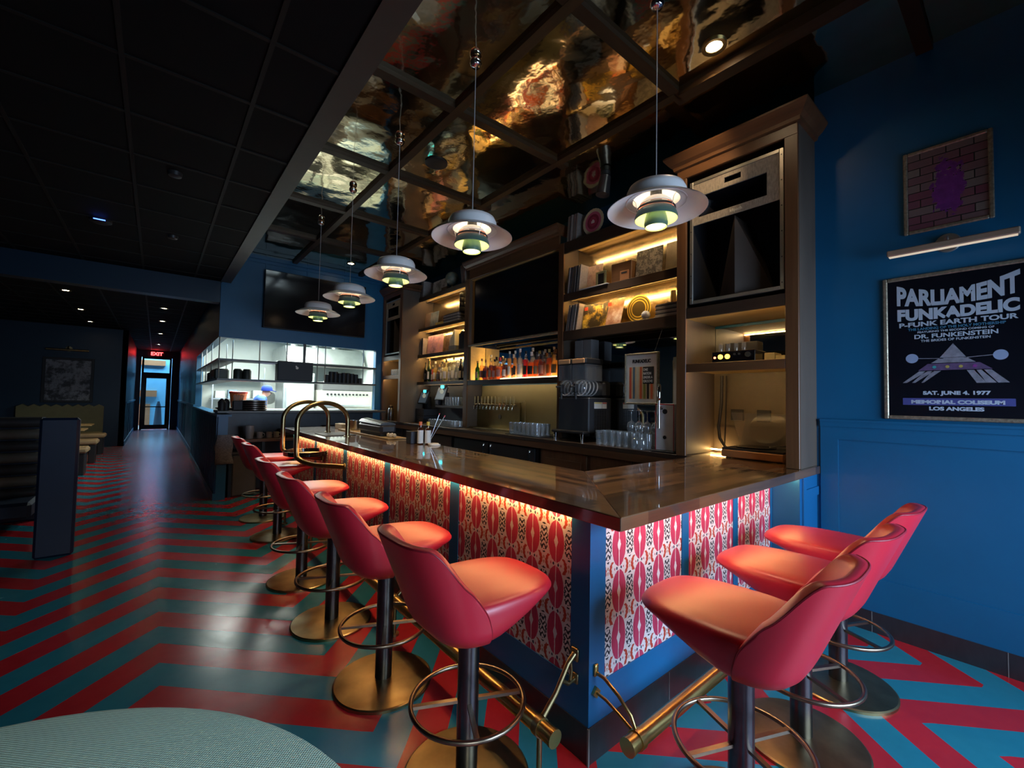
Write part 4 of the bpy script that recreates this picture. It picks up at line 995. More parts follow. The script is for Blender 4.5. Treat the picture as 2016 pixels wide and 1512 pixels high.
# ------------------------------------------------------------------ amplifier and record player
t = thing('tube_amplifier', (3.6, 1.50, 1.836), 'small black tube amplifier with glowing yellow meters in the tall cabinet', 'amplifier')
MB().box(3.50, 1.35, 1.836, 3.72, 1.68, 1.928, .004).build('case', blackgloss, t)
for y_ in (1.61, 1.555):
    MB().lathe([(.019, 3.494), (.019, 3.499)], (0, y_, 1.885), 20, 'x').build('meter', emis('meter_glow', (1, .55, .05), 4), t)
MB().lathe([(.009, 3.494), (.009, 3.499)], (0, 1.655, 1.88), 14, 'x').build('power_light', emis('red_lamp', (1, .2, .1), 3), t)
MB().lathe([(.019, 3.485), (.019, 3.499)], (0, 1.40, 1.892), 20, 'x').build('volume_knob', steel, t)
for y_ in (1.50, 1.465): MB().lathe([(.008, 3.49), (.008, 3.499)], (0, y_, 1.90), 12, 'x').build('knob', steel, t)
for k in range(4): MB().lathe([(.014, 1.928), (.016, 1.95), (.016, 1.99), (.006, 2.0)], (3.55, 1.63-k*.06, 0), 12).build('tube', glass_c, t, smooth=40)
MB().box(3.60, 1.37, 1.928, 3.71, 1.62, 2.005, .006).build('transformer', black, t)
for i, (a, b, hh) in enumerate(((1.27, 1.345, .075), (1.20, 1.265, .05), (1.14, 1.19, .05))):
    t = MB().box(3.66, a, 1.836, 3.80, b, 1.836+hh, .003).build('pale_box', mat('pale_box_card', (.45, .4, .27), .6)); tag(t, ['left', 'middle', 'right'][i]+' of the three little pale boxes right of the amplifier', 'box')
t = thing('record_player', (3.8, 1.5, 1.068), 'record player with wooden base and clear lid on the bar top in the cabinet', 'record player')
MB().box(3.62, 1.20, 1.075, 3.97, 1.66, 1.135, .006).build('plinth', mat('orange_wood', (.30, .13, .05), .35, var=.1, scale=10, stretch=(1, .1, 1)), t)
MB().box(3.625, 1.205, 1.135, 3.965, 1.655, 1.15).build('deck', black, t)
MB().lathe([(.145, 1.15), (.145, 1.162)], (3.80, 1.46, 0), 40).build('platter', blackgloss, t)
q = MB(); q.tube([(3.92, 1.25, 1.18), (3.80, 1.26, 1.185), (3.72, 1.33, 1.175)], .005, 8); q.lathe([(.02, 1.15), (.02, 1.185)], (3.92, 1.25, 0), 14); q.build('tonearm', steel, t, smooth=40)
q = MB(); a = R(58); 
for (p, ax, hs) in (((3.97-.165*math.cos(a), 1.43, 1.155+.165*math.sin(a)), ((math.cos(a), 0, -math.sin(a)), (0, 1, 0), (math.sin(a), 0, math.cos(a))), (.165, .225, .002)),): q.obox(p, ax, hs)
q.build('lid', glass_c, t)
for k in range(2): MB().lathe([(.02, 1.068), (.018, 1.075)], (3.66, 1.24+k*.38, 0), 12).build('foot', black, t)
t = MB(); t.tube([(3.94, 1.80, 1.76), (3.93, 1.80, 1.5), (3.92, 1.82, 1.30), (3.90, 1.80, 1.20), (3.87, 1.74, 1.13), (3.90, 1.69, 1.095)], .013, 10); t.tube([(3.96, 1.77, 1.76), (3.95, 1.77, 1.4), (3.95, 1.78, 1.15)], .006, 8)
tag(t.build('audio_cable', black, smooth=60), 'thick black cables hanging down beside the record player', 'cable')
# ------------------------------------------------------------------ records, books and ornaments
SP = [mat('sleeve_spine_%d' % i, c, .6, var=.2, scale=40) for i, c in enumerate([(.30, .27, .24), (.12, .10, .09), (.42, .38, .34), (.20, .16, .14), (.05, .05, .06), (.35, .30, .27)])]
def sleeves(n, x0, y0, dy, z0, lean, label, group, h=.31, w=.24, nm='record_sleeve'):
    """thin sleeves standing side by side along -y, leaning by lean"""
    pr = []
    for k in range(n):
        if k < len(SP):
            q = MB(); th = .0035+.0006*k; c, s_ = math.cos(lean), math.sin(lean)
            hh = h/2
            q.obox((w/2, -math.sin(lean)*hh*1.0, hh*c+th*abs(s_)), ((1, 0, 0), (0, c, s_), (0, -s_, c)), (w/2, th, hh)); o = q.build(nm, SP[k % len(SP)]); pr.append(o)
        else: o = dup(pr[k % len(SP)])
        o.location = (x0+random.uniform(0, .02), y0-k*dy, z0+.001); tag(o, label+', '+ORD[k]+' from the left', 'record', group)
sleeves(13, XS+.01, 3.57, .0125, 3.42, R(4), 'record sleeve in the row left of the round pink record', 'records on the top right shelf')
sleeves(15, XS+.01, 3.57, .0145, 2.79, R(6), 'record sleeve in the row on the card drawer shelf', 'records on the second right shelf')
sleeves(12, XS+.01, 3.57, .0145, 2.34, R(9), 'record sleeve in the row on the lowest record shelf', 'records on the lowest right shelf')
sleeves(6, XS+.01, 2.04, .0125, 2.79, R(-16), 'dark record sleeve leaning against the tall cabinet', 'leaning records by the tall cabinet')
sleeves(6, XS+.02, 7.30, .015, 3.38, R(2), 'record sleeve at the end of the top left shelf', 'records at the left end of the top left shelf')
sleeves(9, XS+.02, 5.90, .013, 3.38, R(-9), 'record sleeve leaning right of the globe', 'records right of the globe')
sleeves(6, XS+.02, 7.30, .02, 2.311, R(2), 'dark spine left of the purple poster', 'spines beside the purple poster')
def flat_stack(n, x0, x1, y0, y1, z0, dz, label, group, nm='record_sleeve', cat='record'):
    p = []
    for k in range(n):
        if k < 3: o = MB().box(x0-(x0+x1)/2, y0-(y0+y1)/2, 0, x1-(x0+x1)/2, y1-(y0+y1)/2, dz*.85).build(nm, SP[(k*2) % 6]); p.append(o)
        else: o = dup(p[k % 3])
        o.location = ((x0+x1)/2+random.uniform(-.008, .008), (y0+y1)/2+random.uniform(-.01, .01), z0+.0005+k*dz); o.rotation_euler = (0, 0, random.uniform(-.02, .02)); tag(o, label+', '+ORD[k]+' from the bottom', cat, group)
flat_stack(10, XS+.01, XS+.28, 1.97, 2.36, 2.34, .013, 'record sleeve in the flat stack on the lowest record shelf', 'flat stack of records on the right')
flat_stack(9, XS+.02, XS+.27, 5.98, 6.45, 2.797, .016, 'record sleeve in the flat stack left of the television', 'flat stack of records on the left')
def leaning(nm, y0, y1, z0, h, m, label, cat, x0=XS+.06, lean=.10):
    q = MB(); yc = (y0+y1)/2; a = lean
    q.obox((x0+math.sin(a)*h/2, yc, z0+.003+h/2*math.cos(a)), ((0, 1, 0), (math.sin(a), 0, math.cos(a)), (math.cos(a), 0, -math.sin(a))), ((y1-y0)/2, h/2, .003))
    return tag(q.build(nm, m), label, cat)
def artm(name, cols, scale=9):
    m, g, b = newmat(name); n = noise(g, scale, 5, rough=.7)
    r = g.nodes.new('ShaderNodeValToRGB'); e = r.color_ramp.elements
    for i, c in enumerate(cols):
        p = .32+.36*i/(len(cols)-1)
        if i < 2: e[i].position = p; e[i].color = tuple(c)+(1,)
        else: k = e.new(p); k.color = tuple(c)+(1,)
    g.links.new(n.s, r.inputs[0]); g.links.new(r.outputs[0], b.inputs['Base Color']); b.inputs['Roughness'].default_value = .45; return m
leaning('record_sleeve', 3.20, 3.37, 3.42, .30, artm('art_pinkblue', [(.5, .12, .2), (.3, .32, .4)]), 'pink and grey sleeve facing out beside the round pink record', 'record', XS+.14)
t = thing('round_record', (XS+.06, 3.20, 3.421), 'round record with pink rings and scalloped cream edge on the top right shelf', 'record')
rr_ = .15
for nm, r_, c, dx in (('scalloped_edge', rr_, (.62, .56, .36), 0), ('pink_ring', .115, (.6, .12, .22), .001), ('inner_ring', .085, (.30, .02, .06), .002), ('centre', .055, (.45, .04, .1), .003)):
    q = MB(); n = 144
    pts = [((r_+(.0016*math.cos(24*2*PI*i/n) if r_ == rr_ else 0))*math.cos(2*PI*i/n), 3.573+(r_+(.0016*math.cos(24*2*PI*i/n) if r_ == rr_ else 0))*math.sin(2*PI*i/n)) for i in range(n)]
    q.prism([(3.20+a_, b__) for a_, b__ in pts], XS+.06-dx, XS+.064-dx, 'x'); q.build(nm, mat('record_'+nm, c, .5, var=.05), t)
for k, s_ in enumerate(('THE', 'GREATEST', 'HITS')) if False else (): pass
for k, wd in enumerate((.022, .046, .046)): MB().box(XS+.0555, 3.20-wd/2, 3.585-k*.014, XS+.0568, 3.20+wd/2, 3.595-k*.014).build('title_line', paper, t)
leaning('record_sleeve', 3.12, 3.34, 2.79, .30, artm('art_rose', [(.35, .2, .2), (.55, .4, .35), (.2, .15, .15)]), 'muted rose sleeve facing out right of the records on the drawer shelf', 'record', XS+.12)
t = thing('square_frame', (XS+.1, 3.09, 2.791), 'small square green framed picture standing on the shelf beside the card drawer', 'picture')
q = MB(); 
for (a, b, c, d) in ((3.03, 3.17, 2.795, 2.82), (3.03, 3.17, 2.955, 2.98), (3.03, 3.055, 2.82, 2.955), (3.145, 3.17, 2.82, 2.955)): q.box(XS+.08, a, c, XS+.10, b, d, .003)
q.build('frame', mat('green_grey_frame', (.22, .24, .14), .5), t); MB().box(XS+.09, 3.055, 2.82, XS+.1, 3.145, 2.955).build('print', black, t)
t = thing('card_drawer', (XS+.1, 2.79, 2.791), 'little wooden card drawer box on the record shelf', 'box')
MB().box(XS+.04, 2.66, 2.792, XS+.24, 2.92, 3.0, .004).build('box', wood_y, t); d_ = MB().box(XS+.03, 2.69, 2.80, XS+.0395, 2.80, 2.90, .003).build('drawer', mat('orange_drawer', (.28, .12, .05), .4), t)
MB().box(XS+.026, 2.71, 2.87, XS+.0295, 2.78, 2.885).build('slot', black, d_)
MB().lathe([(.014, 3.001), (.02, 3.02), (.016, 3.035), (.008, 3.05)], (XS+.12, 2.78, 0), 14).build('brass_knob', brass, t, smooth=40)
leaning('record_sleeve', 2.33, 2.63, 2.79, .29, artm('art_mono', [(.02, .02, .02), (.30, .27, .24), (.04, .04, .04), (.4, .37, .33)], 16), 'black and white group photo sleeve on the shelf right of the card drawer', 'record', XS+.07)
leaning('record_sleeve', 2.16, 2.32, 2.79, .31, artm('art_greytan', [(.3, .26, .2), (.45, .4, .34)]), 'tall pale grey sleeve leaning beside the dark records', 'record', XS+.12)
t = MB().box(XS-.02, 2.93, 2.7915, XS+.2, 3.33, 2.797).build('magazine', paper); tag(t, 'flat open magazine on the shelf in front of the green frame', 'magazine')
t = thing('gatefold_sleeve', (XS+.05, 3.2, 2.341), 'open black and yellow gatefold sleeve on the lowest record shelf', 'record')
for i, (a, b, xa, xb) in enumerate(((3.37, 3.15, XS+.09, XS+.17), (3.148, 2.93, XS+.17, XS+.09))):
    MB().add([(xa, a, 2.342), (xb, b, 2.342), (xb+.02, b, 2.64), (xa+.02, a, 2.64)], [(0, 1, 2, 3)]).build('panel', artm('art_goldblack%d' % i, [(.02, .02, .02), (.04, .03, .02), (.9, .6, .08)], 5), t)
for a, xx in ((3.33, XS+.08), (2.99, XS+.08)): MB().box(xx, a-.05, 2.56, xx+.002, a, 2.60).build('red_title', mat('red_title_ink', (.8, .1, .05), .5), t)
leaning('record_sleeve', 2.78, 2.98, 2.34, .30, artm('art_brown', [(.12, .04, .02), (.35, .16, .08), (.55, .42, .3)], 6), 'brown portrait sleeve leaning forward on the lowest record shelf', 'record', XS+.02, .28)
t = thing('gold_disc', (XS+.12, 2.66, 2.341), 'yellow round picture disc with black arcs leaning behind the crystal ball', 'record')
for k in range(6):
    q = MB(); q.lathe([(.145-k*.013, XS+.13-k*.0008), (.145-k*.013, XS+.1305-k*.0008)], (0, 2.63, 2.488), 40, 'x'); q.build('ring', emis('x', (0, 0, 0), 0) if False else mat('disc_ring_%d' % (k % 2), ((.75, .5, .08), (.1, .07, .02))[k % 2], .4), t)
t = MB(); t.lathe([(.001, 2.345), (.02, 2.35), (.04, 2.372), (.045, 2.392), (.04, 2.415), (.02, 2.434), (.001, 2.438)], (XS+.06, 2.50, 0), 20); t = t.build('crystal_ball', mat('frosted_crystal', (.4, .42, .5), .25, var=.3, scale=40, spec=.8), smooth=60); tag(t, 'frosted crystal ball on the lowest record shelf', 'ornament')
t = MB(); t.lathe([(.04, 2.472), (.03, 2.48), (.028, 2.56), (.024, 2.60), (.0, 2.605)], (XS+.1, 2.22, 0), 16); tag(t.build('dark_vase', mat('brown_glaze', (.08, .05, .02), .3), smooth=40), 'small dark vase standing on the flat stack of records', 'vase')
# left shelves
leaning('white_print', 6.55, 7.05, 3.38, .27, artm('art_pale', [(.55, .55, .55), (.7, .7, .7), (.15, .15, .15)], 4), 'wide white print leaning on the top left shelf', 'picture', XS+.12)
t = thing('globe', (XS+.12, 6.33, 3.381), 'small grey-green globe on a stand on the top left shelf', 'globe')
q = MB(); q.lathe([(max(.001, .115*math.sin(PI*i/16)), 3.58-.115*math.cos(PI*i/16)) for i in range(17)], (XS+.12, 6.36, 0), 28); q.build('ball', artm('globe_map', [(.10, .16, .16), (.2, .22, .16), (.3, .27, .18)], 12), t, smooth=70)
MB().lathe([(.06, 3.381), (.055, 3.39), (.012, 3.40), (.01, 3.465)], (XS+.12, 6.36, 0), 20).build('stand', brassdk, t, smooth=40)
tag(MB().box(XS+.05, 6.42, 3.381, XS+.14, 6.60, 3.45, .004).build('small_box', mat('brown_card', (.15, .09, .05), .6)), 'small brown box in front of the globe', 'box')
leaning('framed_print', 7.05, 7.28, 2.797, .30, artm('art_rosebrown', [(.25, .15, .12), (.4, .3, .25)]), 'reddish framed print at the left end of the second left shelf', 'picture', XS+.10)
leaning('blue_white_print', 6.76, 7.04, 2.797, .28, artm('art_bluewhite', [(.5, .55, .6), (.15, .22, .3)], 7), 'blue and white print leaning on the second left shelf', 'picture', XS+.08)
for i, (a, b) in enumerate(((6.70, 6.75), (6.60, 6.69), (6.50, 6.59))): tag(MB().box(XS+.03, a, 2.798, XS+.10, b, 2.85, .003).build('yellow_box', mat('yellow_card', (.7, .5, .12), .5)), ['left', 'middle', 'right'][i]+' little yellow box beside the flat stack of records', 'box')
for k in range(4): tag(MB().lathe([(.045, 2.945+k*.08), (.048, 2.95+k*.08), (.048, 3.01+k*.08), (.04, 3.02+k*.08)], (XS+.10, 5.99-.0*k, 0), 16).build('black_canister', black, smooth=40), ['lowest', 'second', 'third', 'topmost'][k]+' black canister in the stack at the right end of the second left shelf', 'canister')
leaning('purple_poster', 6.57, 7.13, 2.311, .34, artm('art_purple', [(.08, .05, .04), (.35, .2, .35), (.55, .28, .40), (.6, .35, .25)], 5), 'purple and pink poster leaning on the third left shelf', 'poster', XS+.08)
leaning('dark_sleeve', 6.25, 6.55, 2.311, .30, artm('art_dark', [(.02, .02, .02), (.12, .06, .04), (.2, .15, .1)], 14), 'dark sleeve facing out between purple poster and white books', 'record', XS+.10)
for k in range(5): tag(MB().box(XS+.04, 6.24-k*.032, 2.40+.0, XS+.20, 6.27-k*.032, 2.52+.035*k, .002).build('white_book', mat('ivory_cover', (.72, .68, .5), .5)), ORD[k]+' white book from the left on top of the grey boxes', 'book', 'white books left of the television')
tag(MB().box(XS+.03, 6.09, 2.3115, XS+.22, 6.28, 2.399, .004).build('grey_box', mat('grey_board', (.2, .2, .2), .6)), 'flat grey box under the white books', 'box')
for k in range(5): tag(MB().box(XS+.03, 5.93-k*.034, 2.3115, XS+.2, 5.96-k*.034, 2.57+.02*(k % 3), .003).build('black_book', mat('black_cover', (.025, .027, .035), .4)), ORD[k]+' black book from the left beside the television post', 'book', 'black books left of the television')
# ------------------------------------------------------------------ things on the bar top
ZT = 1.0675
def bitters(x_, y_, cap, lab, label):
    t = thing('bitters_bottle', (x_, y_, ZT), label, 'bottle')
    MB().lathe([(.026, ZT), (.028, ZT+.006), (.028, ZT+.13), (.02, ZT+.15), (.011, ZT+.16), (.011, ZT+.185)], (x_, y_, 0), 18).build('glass_body', LIQ['deep'], t, smooth=40)
    MB().lathe([(.0285, ZT+.01), (.0285, ZT+.135)], (x_, y_, 0), 24, capb=False, capt=False).build('paper_label', LAB[lab], t, smooth=40)
    MB().lathe([(.016, ZT+.18), (.016, ZT+.215)], (x_, y_, 0), 16).build('cap', cap, t, smooth=40)
bitters(1.97, 3.76, mat('orange_cap', (.8, .18, .06), .5), 'white', 'bitters bottle with an orange cap and white label on the bar')
bitters(2.03, 3.72, mat('yellow_cap', (.7, .5, .08), .5), 'white', 'bitters bottle with a yellow cap and white label on the bar')
tag(MB().box(1.90, 3.82, ZT, 2.0, 3.92, ZT+.12, .004).build('napkin_caddy', mat('slate_black_box', (.02, .02, .03), .5)), 'square black napkin box on the bar left of the bitters bottles', 'box')
t = thing('coaster_stack', (2.04, 3.62, ZT), 'small stack of round white coasters on the bar', 'coaster')
MB().lathe([(.055, ZT), (.058, ZT+.004), (.055, ZT+.010)], (2.04, 3.61, 0), 28).build('coaster', paper, t); MB().lathe([(.050, ZT+.0105), (.052, ZT+.015), (.048, ZT+.018)], (2.035, 3.62, 0), 28).build('coaster', paper, t)
t = thing('garnish_picks', (2.07, 3.70, ZT), 'glass of long picks with pink tips beside the bitters bottles', 'picks')
MB().lathe([(.018, ZT), (.022, ZT+.09)], (2.075, 3.78, 0), 14, capt=False).build('pick_glass', glass('tumbler_glass'), t, smooth=40)
for k, (dx, dy) in enumerate(((.08, -.045), (.12, -.075))):
    p = MB().cyl((2.075, 3.78, ZT+.01), (2.075+dx, 3.78+dy, ZT+.28-.02*k), .0022, 6).build('pick', steel, t)
    MB().cyl((2.075+dx, 3.78+dy, ZT+.28-.02*k), (2.075+dx*1.06, 3.78+dy*1.06, ZT+.295-.02*k), .005, 8).build('tip', mat('pink_tip', (.75, .12, .15), .4), p)
t = thing('garnish_tray', (2.0, 5.15, ZT), 'black domed garnish tray on a wooden board on the bar', 'garnish tray')
MB().box(1.88, 4.30, ZT, 2.09, 5.9, ZT+.016, .003).build('board', mat('pale_board', (.42, .30, .14), .5, stretch=(1, .2, 1)), t)
q = MB(); q.box(1.88, 4.50, ZT+.04, 2.07, 5.18, ZT+.15, .03); q.box(1.90, 4.54, ZT+.016, 2.05, 5.14, ZT+.05); q.build('case', mg, t)
q = MB(); rows = []
for k in range(9):
    a = PI*k/8; rows.append([(1.975-.09*math.cos(a), 4.52, ZT+.14+.03*math.sin(a)), (1.975-.09*math.cos(a), 5.16, ZT+.15+.045*math.sin(a))])
q.grid(rows); q.add([r[0] for r in rows], [tuple(range(9))]); q.add([r[1] for r in rows], [tuple(range(9))]); q.build('lid', mat('smoke_grey_lid', (.07, .075, .08), .25), t, smooth=50)
for k in range(4): tag(MB().lathe([(.008, ZT+.016), (.02, ZT+.03), (.018, ZT+.05), (.004, ZT+.06)], (1.95+.03*(k % 2), 4.45-.03*k, 0), 8).build('wrapped_sweet', paper), 'small white wrapped sweet by the garnish tray, %s from the tray' % ORD[k], 'sweet', 'wrapped sweets by the garnish tray')
t = thing('steel_pan', (2.0, 5.62, ZT), 'steel insert pan standing behind the garnish tray', 'pan')
MB().lathe([(.06, ZT+.017), (.075, ZT+.14), (.082, ZT+.14), (.082, ZT+.135)], (2.0, 5.62, 0), 20, capt=False).build('pan', steel, t, smooth=40)
tag(MB().box(1.95, 5.98, ZT, 2.06, 6.25, ZT+.07, .004).build('white_carton', paper), 'white carton on the bar behind the brass hoops', 'carton')
# ------------------------------------------------------------------ poster wall
silver = mat('carved_silver_frame', (.42, .36, .26), .4, .7, var=.4, scale=70, bmp=.6, bscale=90)
def frame(par, x_, ya, yb, z0, z1, wd, m=silver, dp=.022):
    q = MB(); q.box(x_-dp, ya, z0, x_, ya+wd, z1, .005); q.box(x_-dp, yb-wd, z0, x_, yb, z1, .005); q.box(x_-dp, ya+wd, z0, x_, yb-wd, z0+wd, .005); q.box(x_-dp, ya+wd, z1-wd, x_, yb-wd, z1, .005)
    return q.build('frame', m, par)
t = thing('concert_poster', (WX, .31, 1.43), 'large framed black concert poster with pale block lettering and a silver spaceship', 'poster')
frame(t, WX, -.025, .643, 1.428, 2.362, .024)
MB().box(WX-.010, 0, 1.45, WX-.001, .62, 2.34).build('print', mat('poster_black', (.006, .007, .012), .25), t)
px = WX-.0115; ink = mat('poster_ink', (.50, .58, .68), .5, var=.05); inkb = mat('poster_blue_ink', (.06, .22, .36), .5)
def line(s_, z, size, wd, off=.0, m=ink, arch=0, space=1.0): text(s_, size, m, t, (px, .31, z), YW, ZU, off, .0006, wid=wd, arch=arch, space=space)
line('PARLIAMENT', 2.155, .125, .53, .006, arch=.45)
line('FUNKADELIC', 2.070, .090, .525, .005, arch=.12)
line('P-FUNK EARTH TOUR', 2.027, .040, .51, .0014)
line('THE LANDING OF THE HOLY MOTHERSHIP', 2.002, .022, .42, .0006, inkb)
line('FEATURING THE SECOND COMING OF', 1.983, .016, .33, .0004)
line('DR. FUNKENSTEIN', 1.948, .036, .36, .001)
line('THE BRIDES OF FUNKENSTEIN', 1.925, .020, .30, .0004)
line('SAT. JUNE 4, 1977', 1.590, .030, .29, .0015)
MB().box(px+.0003, .07, 1.523, px+.0014, .55, 1.567).build('ribbon', mat('purple_ribbon', (.07, .08, .30), .5), t)
line('MEMORIAL COLISEUM', 1.533, .030, .40, .0018)
line('LOS ANGELES', 1.492, .030, .235, .0015)
ship = MB()
def tri3(pts, m_=0): ship.cur = m_; ship.add([(px-.0002*(1+m_), y_, z_) for y_, z_ in pts]+[(px+.0008, y_, z_) for y_, z_ in pts], [tuple(range(len(pts))), tuple(range(2*len(pts)-1, len(pts)-1, -1))]+[(i, (i+1) % len(pts), len(pts)+(i+1) % len(pts), len(pts)+i) for i in range(len(pts))])
tri3([(.316, 1.905), (.262, 1.82), (.375, 1.82)]); tri3([(.375, 1.818), (.262, 1.818), (.222, 1.787), (.415, 1.787)]); tri3([(.430, 1.783), (.205, 1.783), (.155, 1.742), (.475, 1.742)], 1)
for k in range(3): tri3([(.47-.03*k, 1.738), (.43-.03*k, 1.738), (.50-.04*k+.03, 1.665), (.55-.045*k, 1.665)]); tri3([(.20+.03*k, 1.738), (.16+.03*k, 1.738), (.09+.045*k, 1.66), (.14+.04*k, 1.66)])
tri3([(.49, 1.823), (.49, 1.819), (.36, 1.812), (.36, 1.816)]); tri3([(.27, 1.816), (.27, 1.812), (.15, 1.822), (.15, 1.826)])
so = ship.build('spaceship', [mat('ship_silver', (.30, .30, .36), .4, var=.35, scale=40), mat('ship_violet', (.16, .10, .22), .4, var=.4, scale=40)], t)
for yc in (.503, .123): MB().lathe([(.030, px-.0008), (.030, px+.0008)], (0, yc, 1.822), 24, 'x').build('disc', mat('ship_disc', (.33, .42, .62), .4), so)
for k, c in enumerate(((.05, .4, .4), (.5, .4, .1), (.5, .4, .1), (.3, .05, .3))): MB().lathe([(.009, px-.0012), (.009, px+.0005)], (0, .40-k*.058, 1.762), 14, 'x').build('porthole', mat('porthole_%d' % k, c, .4), so)
MB().box(WX-.0145, .001, 1.452, WX-.0135, .619, 2.338).build('glazing', glass('picture_glazing', (1, 1, 1), .015, .98, 0), t)
t = thing('framed_artwork', (WX, .33, 2.64), 'framed purple abstract picture over a patchwork of bricks above the picture light', 'picture')
frame(t, WX, .132, .532, 2.632, 3.172, .022)
m_, g, b = newmat('brick_collage'); v, x, y, z = coords(g)
br = g.nodes.new('ShaderNodeTexBrick'); mp = g.nodes.new('ShaderNodeCombineXYZ'); g.links.new(y.s, mp.inputs[0]); g.links.new(z.s, mp.inputs[1]); g.links.new(mp.outputs[0], br.inputs['Vector'])
br.inputs['Scale'].default_value = 1; br.inputs['Brick Width'].default_value = .12; br.inputs['Row Height'].default_value = .052; br.inputs['Mortar Size'].default_value = .003; br.inputs['Mortar'].default_value = (.01, .01, .01, 1)
br.inputs['Color1'].default_value = (.13, .035, .06, 1); br.inputs['Color2'].default_value = (.16, .14, .12, 1)
fig = ((((y+.005)/.10).sq()+((z-.26)/.22).sq())+noise(g, 11, 4, rough=.8)*3.2).lt(2.1)
g.links.new(mixc(g, fig, br.outputs[0], mixc(g, noise(g, 22, 3), (.05, .008, .07, 1), (.20, .03, .24, 1))), b.inputs['Base Color']); b.inputs['Roughness'].default_value = .4
MB().box(WX-.012, .154, 2.654, WX-.001, .510, 3.150).build('print', m_, t)
t = thing('picture_light', (WX, .32, 2.52), 'brushed metal bar picture light between the two framed pictures', 'picture light')
MB().lathe([(.055, WX-.012), (.06, WX-.001)], (0, .33, 2.535), 32, 'x').build('wall_plate', alu, t, smooth=30)
MB().tube([(WX-.012, .33, 2.545), (WX-.05, .33, 2.56), (WX-.10, .33, 2.545), (WX-.115, .33, 2.52)], .008, 10).build('arm', alu, t, smooth=50)
MB().box(WX-.145, .035, 2.478, WX-.10, .60, 2.518, .006).build('bar', mat('bronze_metal', (.5, .38, .28), .4, .6), t)
MB().box(WX-.138, .045, 2.473, WX-.106, .59, 2.4775).build('lens', emis('picture_light_lens', (1, .8, .55), .28), t)
# track spotlight on the ceiling above the records
t = thing('track_spotlight', (3.5, 2.75, ZC-.001), 'dark metal spotlight fixed to the ceiling above the record shelf', 'spotlight')
MB().lathe([(.05, ZC-.04), (.05, ZC-.001)], (3.45, 2.75, 0), 20).build('ceiling_plate', black, t)
q = MB(); q.cyl((3.45, 2.75, ZC-.05), (3.43, 2.77, ZC-.24), .055, 20, .07); q.build('lamp_head', mat('dark_spot_head', (.10, .09, .09), .35, .7), t, smooth=40)
spot('back_bar_fill', (3.42, 2.78, ZC-.30), (3.52, 2.95, 1.1), 60, (1, .88, .74), 62, .9, .05)  # added fill for the back bar; the spotlight head itself is unlit
t = thing('ceiling_speaker', (2.0, 3.72, ZC-.001), 'round black ceiling speaker in the mirror ceiling', 'speaker')
MB().lathe([(.11, ZC-.001), (.11, ZC-.012), (.10, ZC-.016), (.0, ZC-.012)], (2.06, 3.75, 0), 32, capb=False).build('grille', black, t, smooth=40)
# ================================================================== KITCHEN
kw = MB(); kw.box(.86, 12.88, 0, 5, 12.95, 3.0); kw.box(4.2, 8.33, 0, 4.3, 12.88, 3.0); st(kw, 'wall_kitchen', plaster)
st(MB().box(.86, 8.33, 2.99, 4.3, 12.9, 3.05), 'ceiling', plaster)
st(MB().box(.83, 8.33, 0.001, 4.3, 12.88, .004), 'floor', mat('kitchen_quarry_tile', (.2, .12, .1), .5))
stl = mat('kitchen_steel', (.55, .58, .57), .3, .8, var=.15, scale=5)
t = thing('pass_shelf', (2.0, 8.3, 1.74), 'two tier dark steel pass shelf with rods wrapping the kitchen opening', 'shelf')
darkst = mat('dark_shelf_steel', (.06, .055, .05), .4, .5)
for z0 in (2.05, 1.735):
    q = MB(); q.box(.72, 8.12, z0, 3.28, 8.46, z0+.03); q.box(.72, 8.46, z0, .98, 12.6, z0+.03); q.build('board', darkst, t)
for (x_, y_) in ((.74, 8.14), (.96, 8.5), (1.32, 8.3), (1.70, 8.14), (2.2, 8.14), (2.33, 8.14), (3.02, 8.14), (3.12, 8.4), (.74, 9.3), (.74, 10.4), (.96, 9.3), (.74, 11.5)):
    MB().cyl((x_, y_, 1.765), (x_, y_, 2.42), .009, 8).build('rod', stl, t)
MB().box(1.96, 8.13, 2.08, 2.0, 8.17, 2.42).build('post', darkst, t)
t = MB().box(.70, 7.62, 1.235, 3.28, 8.198, 1.27, .004).build('pass_ledge', darkst); tag(t, 'dark ledge below the kitchen opening holding plates and utensils', 'ledge')
t = thing('service_station', (1.9, 7.85, 0), 'dark service station counter between the bar end and the kitchen', 'counter')
MB().box(.83, 7.52, .80, 3.25, 8.195, .84, .004).build('top', wood_x, t)
for x_ in (.86, 1.28, 2.2, 3.2): MB().box(x_, 7.55, 0, x_+.04, 7.6, .8).build('leg', bluedark, t)
MB().box(.83, 8.1, .0, 3.25, 8.19, .8).build('back_panel', black, t); MB().box(1.35, 7.6, .3, 3.2, 8.1, .33).build('lower_shelf', black, t)
MB().box(.84, 8.17, .84, 3.25, 8.198, 1.235).build('splash_back', mat('dark_clutter_panel', (.02, .022, .026), .4, var=.4, scale=12), t)
t = thing('rubbish_bin', (1.0, 7.8, 0), 'grey rubbish bin under the service station', 'bin')
MB().box(.90, 7.56, .002, 1.22, 8.0, .62, .02).build('body', mat('grey_bin_plastic', (.09, .09, .09), .6), t); MB().box(.89, 7.55, .62, 1.23, 8.01, .66, .01).build('rim', mat('grey_bin_rim', (.05, .05, .05), .6), t)
for i in range(5): tag(MB().lathe([(.155, 1.2705+i*.032), (.185, 1.28+i*.032), (.185, 1.297+i*.032), (.16, 1.301+i*.032)], (1.19, 7.84, 0), 32).build('serving_pan', mat('dull_pan', (.16, .13, .11), .35, .7), smooth=30), ['lowest', 'second', 'middle', 'fourth', 'topmost'][i]+' pan in the stack on the kitchen pass ledge', 'pan', 'stack of pans on the pass')
